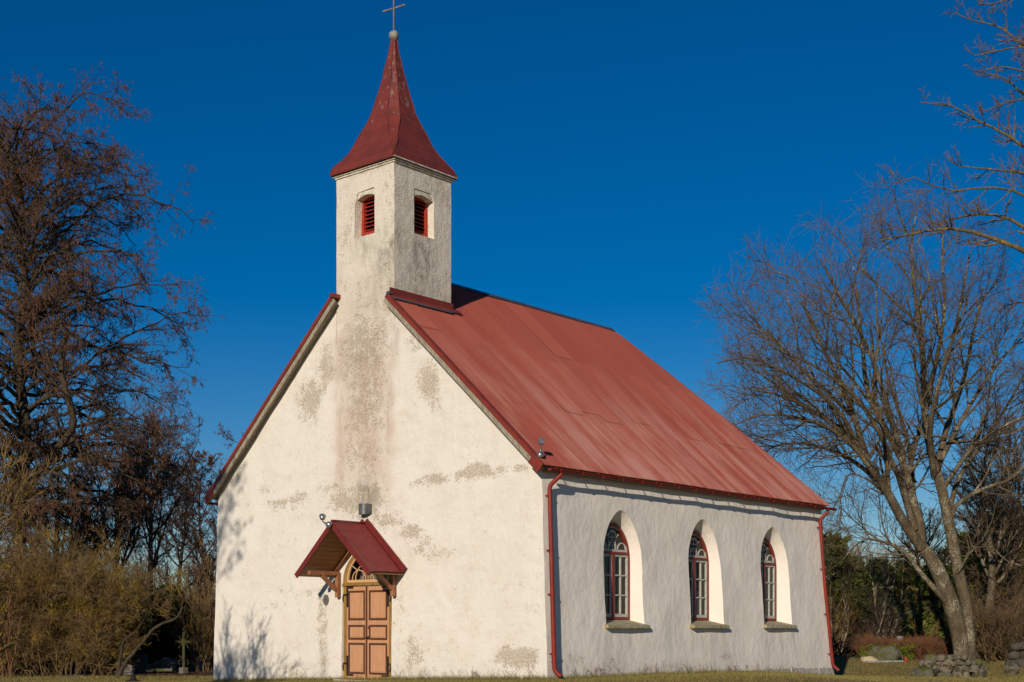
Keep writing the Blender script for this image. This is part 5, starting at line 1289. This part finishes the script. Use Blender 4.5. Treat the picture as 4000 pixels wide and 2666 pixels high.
def frond_plant(u, d, h, r, n, label, seed):
    global RNG
    keep = RNG; RNG = np.random.default_rng(seed); c = gat(u, d)
    root = empty('evergreen_plant', tuple(c), label, 'plant', 'yellow green grave plants')
    L = [limb([c, c + UP * h * .5 + np.r_[RNG.normal(0, r * .3, 2), 0], c + UP * h * RNG.uniform(.6, 1) + np.r_[RNG.normal(0, r * .6, 2), 0]], .012, .004, 8) for _ in range(14)]
    P, R = stack(L); cp, cd = pick(P, n)
    V, F = blades(cp + RNG.normal(0, .05, cp.shape), cd + RNG.normal(0, .6, cp.shape), RNG.uniform(.07, .15, n), .016)
    branch_obj('stems', [(P, R, 4)], M['bush_stem'], root); mesh_obj('foliage', V, F, M['bright_leaf'], root); RNG = keep
frond_plant(3402, 50.2, .52, .32, 1600, 'yellow green plant above the small pale stone', 51)
frond_plant(3384, 50.0, .30, .20, 700, 'smaller yellow green plant left of the pale stone', 52)
frond_plant(3508, 50.0, .55, .34, 1900, 'tallest yellow green plant right of the mossy boulder', 53)
frond_plant(3545, 50.0, .28, .18, 600, 'low yellow green sprig beside the red pot', 54)
def pot(u, d, label):
    c = gat(u, d); m = MB(); m.lathe([(.055, 0), (.08, .14), (.092, .14), (.092, .18), (.075, .18), (.07, .06)], c, 14)
    tag(m.build('flower_pot', M['pot'], None, loc=c, smooth=True), label, 'flower pot', 'red grave pots')
pot(3539, 49.4, 'red flower pot right of the mossy boulder'); pot(3306, 50.2, 'red flower pot in the shade behind the church corner')
c = gat(3515, 49.3); m = MB(); m.lathe([(.06, 0), (.075, .05), (.07, .16), (.05, .2), (.02, .22)], c, 14); tag(m.build('grave_lantern', M['glass'], None, loc=c, smooth=True), 'small clear glass grave lantern beside the right hand plant', 'lantern')
c = gat(3517, 53.2); m = MB().box((c[0] - .1, c[1] - .1, c[2] - .1), (c[0] + .1, c[1] + .1, c[2] + .82)); tag(m.build('stone_post', M['grave_grey'], None, loc=c, bevel=.02), 'short square grey post standing in the brown brush', 'post')
# grey layered wall at the right edge
c0 = gat(3945, 48.0); m = MB(); rs = random.Random(8)
rw = empty('stone_wall', tuple(c0), 'grey rough stone wall cut by the right edge, colour darkened for the thicket shade', 'stone wall')
for r in range(3):
    u = 3952 + r * 9
    while u < 4120:
        q = rs.uniform(.17, .27); p0 = gat(u, 48.0 + rs.uniform(-.12, .12)); p0[2] = c0[2] + .14 + r * .29 + rs.uniform(-.04, .04)
        rock(MB(), p0, q, 200 + r * 17 + int(u), (1.25, .95, .85)).build('stone', M['shaded_stone'], rw, smooth=True); u += q * 2.1 * FPX / 48
# left graveyard
def headstone(u, d, w_, h, t_, mat, label, top='round', tilt=0.0, name='gravestone'):
    c = gat(u, d); m = MB(); n_ = 9
    poly = [(-w_/2, -.1), (w_/2, -.1), (w_/2, h * .8)] + ([(w_/2 * math.cos(a), h * .8 + h * .2 * math.sin(a)) for a in np.linspace(0, math.pi, n_)] if top == 'round' else [(w_/2, h), (-w_/2, h)]) + [(-w_/2, h * .8)]
    fx = np.array([math.cos(.5), math.sin(.5), 0]); fy = np.array([-math.sin(.5), math.cos(.5), 0])
    pol = []
    for p_ in poly:
        if not pol or abs(p_[0] - pol[-1][0]) + abs(p_[1] - pol[-1][1]) > 1e-4: pol.append(p_)
    m.prism(pol, lambda a, b, h_: c + fx * (a + tilt * b) + UP * b + fy * h_, -t_/2, t_/2)
    tag(m.build(name, mat, None, loc=c, bevel=.012), label, 'gravestone')
headstone(394, 48.5, .42, .80, .10, M['grave_grey'], 'pale upright gravestone half hidden behind the shrub stems', 'flat', .05)
headstone(500, 47.0, .40, .34, .16, M['grave_grey'], 'low broken pale gravestone at the foot of the leaning trunk', 'flat', .0)
headstone(553, 50.0, .42, .72, .14, M['grave_dark'], 'brown grey gravestone right of the leaning trunk', 'round')
headstone(790, 51.0, .5, .6, .12, M['grave_grey'], 'grey gravestone near the church corner behind the saplings', 'round')
one('grave_boulder', 650, 49.5, .22, .34, (1.35, .8, .85), M['grave_dark'], 'rounded dark boulder gravestone left of the iron cross', 'gravestone', 14)
c = gat(650, 49.5) + UP * .47; m = MB()
for k in range(5): m.lathe([(.022, 0), (.03, .03), (.01, .07)], c + RT * (k - 2) * .045 + FW * -.08, 8)
tag(m.build('flowers', M['white_paint'], None, loc=c), 'small white flowers on top of the dark boulder gravestone', 'flowers')
c = gat(620, 48.3); m = MB(); m.beam(c - RT * .5 + UP * .10, c + RT * .55 + UP * .12, .5, .10); tag(m.build('grave_slab', M['moss_stone'], None, loc=c, bevel=.02), 'flat mossy grave slab in front of the dark boulder gravestone', 'grave slab')
c = gat(300, 45.0); m = MB(); m.beam(c - RT * .55 + UP * .03, c + RT * .3 + UP * .03, .2, .10); tag(m.build('grave_kerb', M['black_stone' if False else 'shaded_stone'], None, loc=c, bevel=.02), 'low grey kerb stone under the tan shrub at the lawn edge', 'kerb stone')
# iron cross
IC = gat(717, 48.0)
ic = empty('grave_cross', tuple(IC), 'ornate mossy iron grave cross left of the church', 'grave cross')
m = MB(); m.box((IC[0] - .12, IC[1] - .12, IC[2] - .1), (IC[0] + .12, IC[1] + .12, IC[2] + .22)); m.build('base', M['grave_dark'], ic, bevel=.02)
H = lambda a, b: IC + RT * a + UP * b
m = MB(); m.beam(H(0, .2), H(0, 1.48), .085, .03, FW); m.beam(H(-.20, 1.13), H(.20, 1.13), .03, .085, UP)
for s in (-1, 1): m.tube([H(s * (.12 + .06 * math.cos(t)), .40 + .08 * math.sin(t)) for t in np.linspace(-1.5, 2.2, 9)], .012, 5)
m.build('shaft', M['mossy_iron'], ic)
orn = MB()
for a, b in ((-.24, 1.13), (.24, 1.13), (0, 1.50)):
    for t in np.linspace(0, 2 * math.pi, 4)[:-1]: orn.lathe([(.004, -.035), (.03, 0), (.004, .035)], H(a + .045 * math.cos(t), b + .045 * math.sin(t)), 8, RT)
for sa in (-1, 1):
    for sb in (-1, 1): orn.beam(H(sa * .05, 1.13 + sb * .05), H(sa * .15, 1.13 + sb * .18), .02, .02, FW); orn.lathe([(.004, -.04), (.026, 0), (.004, .04)], H(sa * .16, 1.13 + sb * .2), 8, UP)
orn.lathe([(.03, 0), (.022, .10), (.004, .19)], H(0, 1.52), 8, UP)
for a in (-.13, .13): orn.lathe([(.004, -.03), (.022, 0), (.004, .03)], H(a, 1.13) - FW * .03, 8, FW)
orn.build('ornament', M['mossy_iron'], ic)
# black worn post head on the lawn at the bottom edge
BP = gat(520, 40.2); m = MB(); m.lathe([(.24, -.1), (.25, .02), (.20, .07), (.10, .10), (.075, .14), (.07, .25), (.05, .27)], BP, 14); o = m.build('worn_post', M['black_stone'], None, loc=BP, smooth=True)
tag(o, 'small black weathered post head on the lawn at the lower left', 'post')
# wire behind the church
w0, w1 = at(3000, 2063, 58), at(4250, 2140, 66); P = [w0 * (1 - t) + w1 * t - UP * .5 * math.sin(math.pi * t) for t in np.linspace(0, 1, 30)]
m = MB(); m.tube(P, .012, 5); tag(m.build('cable', M['iron'], None, loc=w0), 'thin dark cable stretched behind the church towards the right wood', 'cable')
# ---------------------------------------------------------------- grass
def grass(n, gen, lo, hi, name='grass'):
    P = gen(n); P = np.c_[P, lawn_z(P) - .005]; keep_ = ~((P[:, 0] > -5.9) & (P[:, 0] < 6.2) & (P[:, 1] > -.05) & (P[:, 1] < 13.4)); P = P[keep_]; n = len(P)
    return blades(P, np.c_[RNG.normal(0, .45, (n, 2)), np.ones(n)], RNG.uniform(lo, hi, n), RNG.uniform(.003, .006, n))
parts = [grass(30000, lambda n: np.c_[RNG.uniform(-9, 9, n), -.05 - np.abs(RNG.normal(0, 1.0, n))], .03, .09),
         grass(26000, lambda n: np.c_[6.15 + np.abs(RNG.normal(0, 1.2, n)), RNG.uniform(-1, 15, n)], .03, .09),
         grass(9000, lambda n: np.c_[RNG.uniform(-6, 6.2, n), -.13 - np.abs(RNG.normal(0, .06, n))], .05, .20), grass(5000, lambda n: np.c_[6.22 + np.abs(RNG.normal(0, .06, n)), RNG.uniform(-.3, 13.6, n)], .05, .18)]
def fan_pts(u0, u1, d0_, d1_):
    def g(n):
        u = RNG.uniform(u0, u1, n); d = RNG.uniform(d0_, d1_, n); q = CAM + d[:, None] * FW + RT * ((u - 2000) / FPX * d)[:, None]; return q[:, :2]
    return g
parts += [grass(22000, fan_pts(-100, 860, 38, 46), .03, .09), grass(30000, fan_pts(3200, 4050, 38, 50), .03, .09)]
V, F = join(parts)
tag(mesh_obj('grass', V, F, M['grass']), 'short dry winter grass of the lawn', 'grass', None, 'stuff')
n = 150
y_ = RNG.uniform(0.5, 13.4, n); x_ = 6.22 + RNG.random(n) * .1; fr0 = RNG.random(n) < .45
Pw = np.where(fr0[:, None], np.c_[RNG.uniform(-5.5, 6, n), -.16 - RNG.random(n) * .06], np.c_[x_, y_]); Pw = np.c_[Pw, lawn_z(Pw)]
stm = np.stack([Pw, Pw + np.c_[RNG.normal(0, .03, (n, 2)), RNG.uniform(.08, .2, n)], Pw + np.c_[RNG.normal(0, .07, (n, 2)), RNG.uniform(.2, .36, n)]], 1)
b2, r2 = spawn(stm, np.repeat([[.003, .0025, .0015]], n, 0), 5, .3, 1, 35, 12, .4, 3, .1, (0, 0, .1), .8, .0015)
V, F = join([tubes(stm, np.repeat([[.004, .003, .002]], n, 0), 3), tubes(b2, r2, 3)])
tag(mesh_obj('dry_weeds', V, F, M['brown_weed']), 'dry weed stalks along the foot of the church walls', 'weeds', None, 'stuff')
n = 1500
g1, g2 = fan_pts(-100, 860, 42, 50), fan_pts(3250, 4050, 40, 50)
P = np.vstack([g1(n), g2(n // 2)]); P = np.c_[P, lawn_z(P) + RNG.uniform(.005, .03, len(P))]; n = len(P)
a_ = RNG.random(n) * 2 * math.pi; L_ = RNG.uniform(.02, .045, n)[:, None]
dx_ = np.c_[np.cos(a_), np.sin(a_), RNG.normal(0, .35, n)] * L_; dy_ = np.c_[-np.sin(a_), np.cos(a_), RNG.normal(0, .35, n)] * L_ * .6
V = np.stack([P - dx_, P + dy_, P + dx_ + np.c_[0 * a_, 0 * a_, RNG.uniform(0, .02, n)], P - dy_], 1).reshape(-1, 3)
tag(mesh_obj('fallen_leaves', V, np.arange(4 * n).reshape(-1, 4), M['brown_weed']), 'dry brown leaves scattered on the lawn', 'leaves', None, 'stuff')
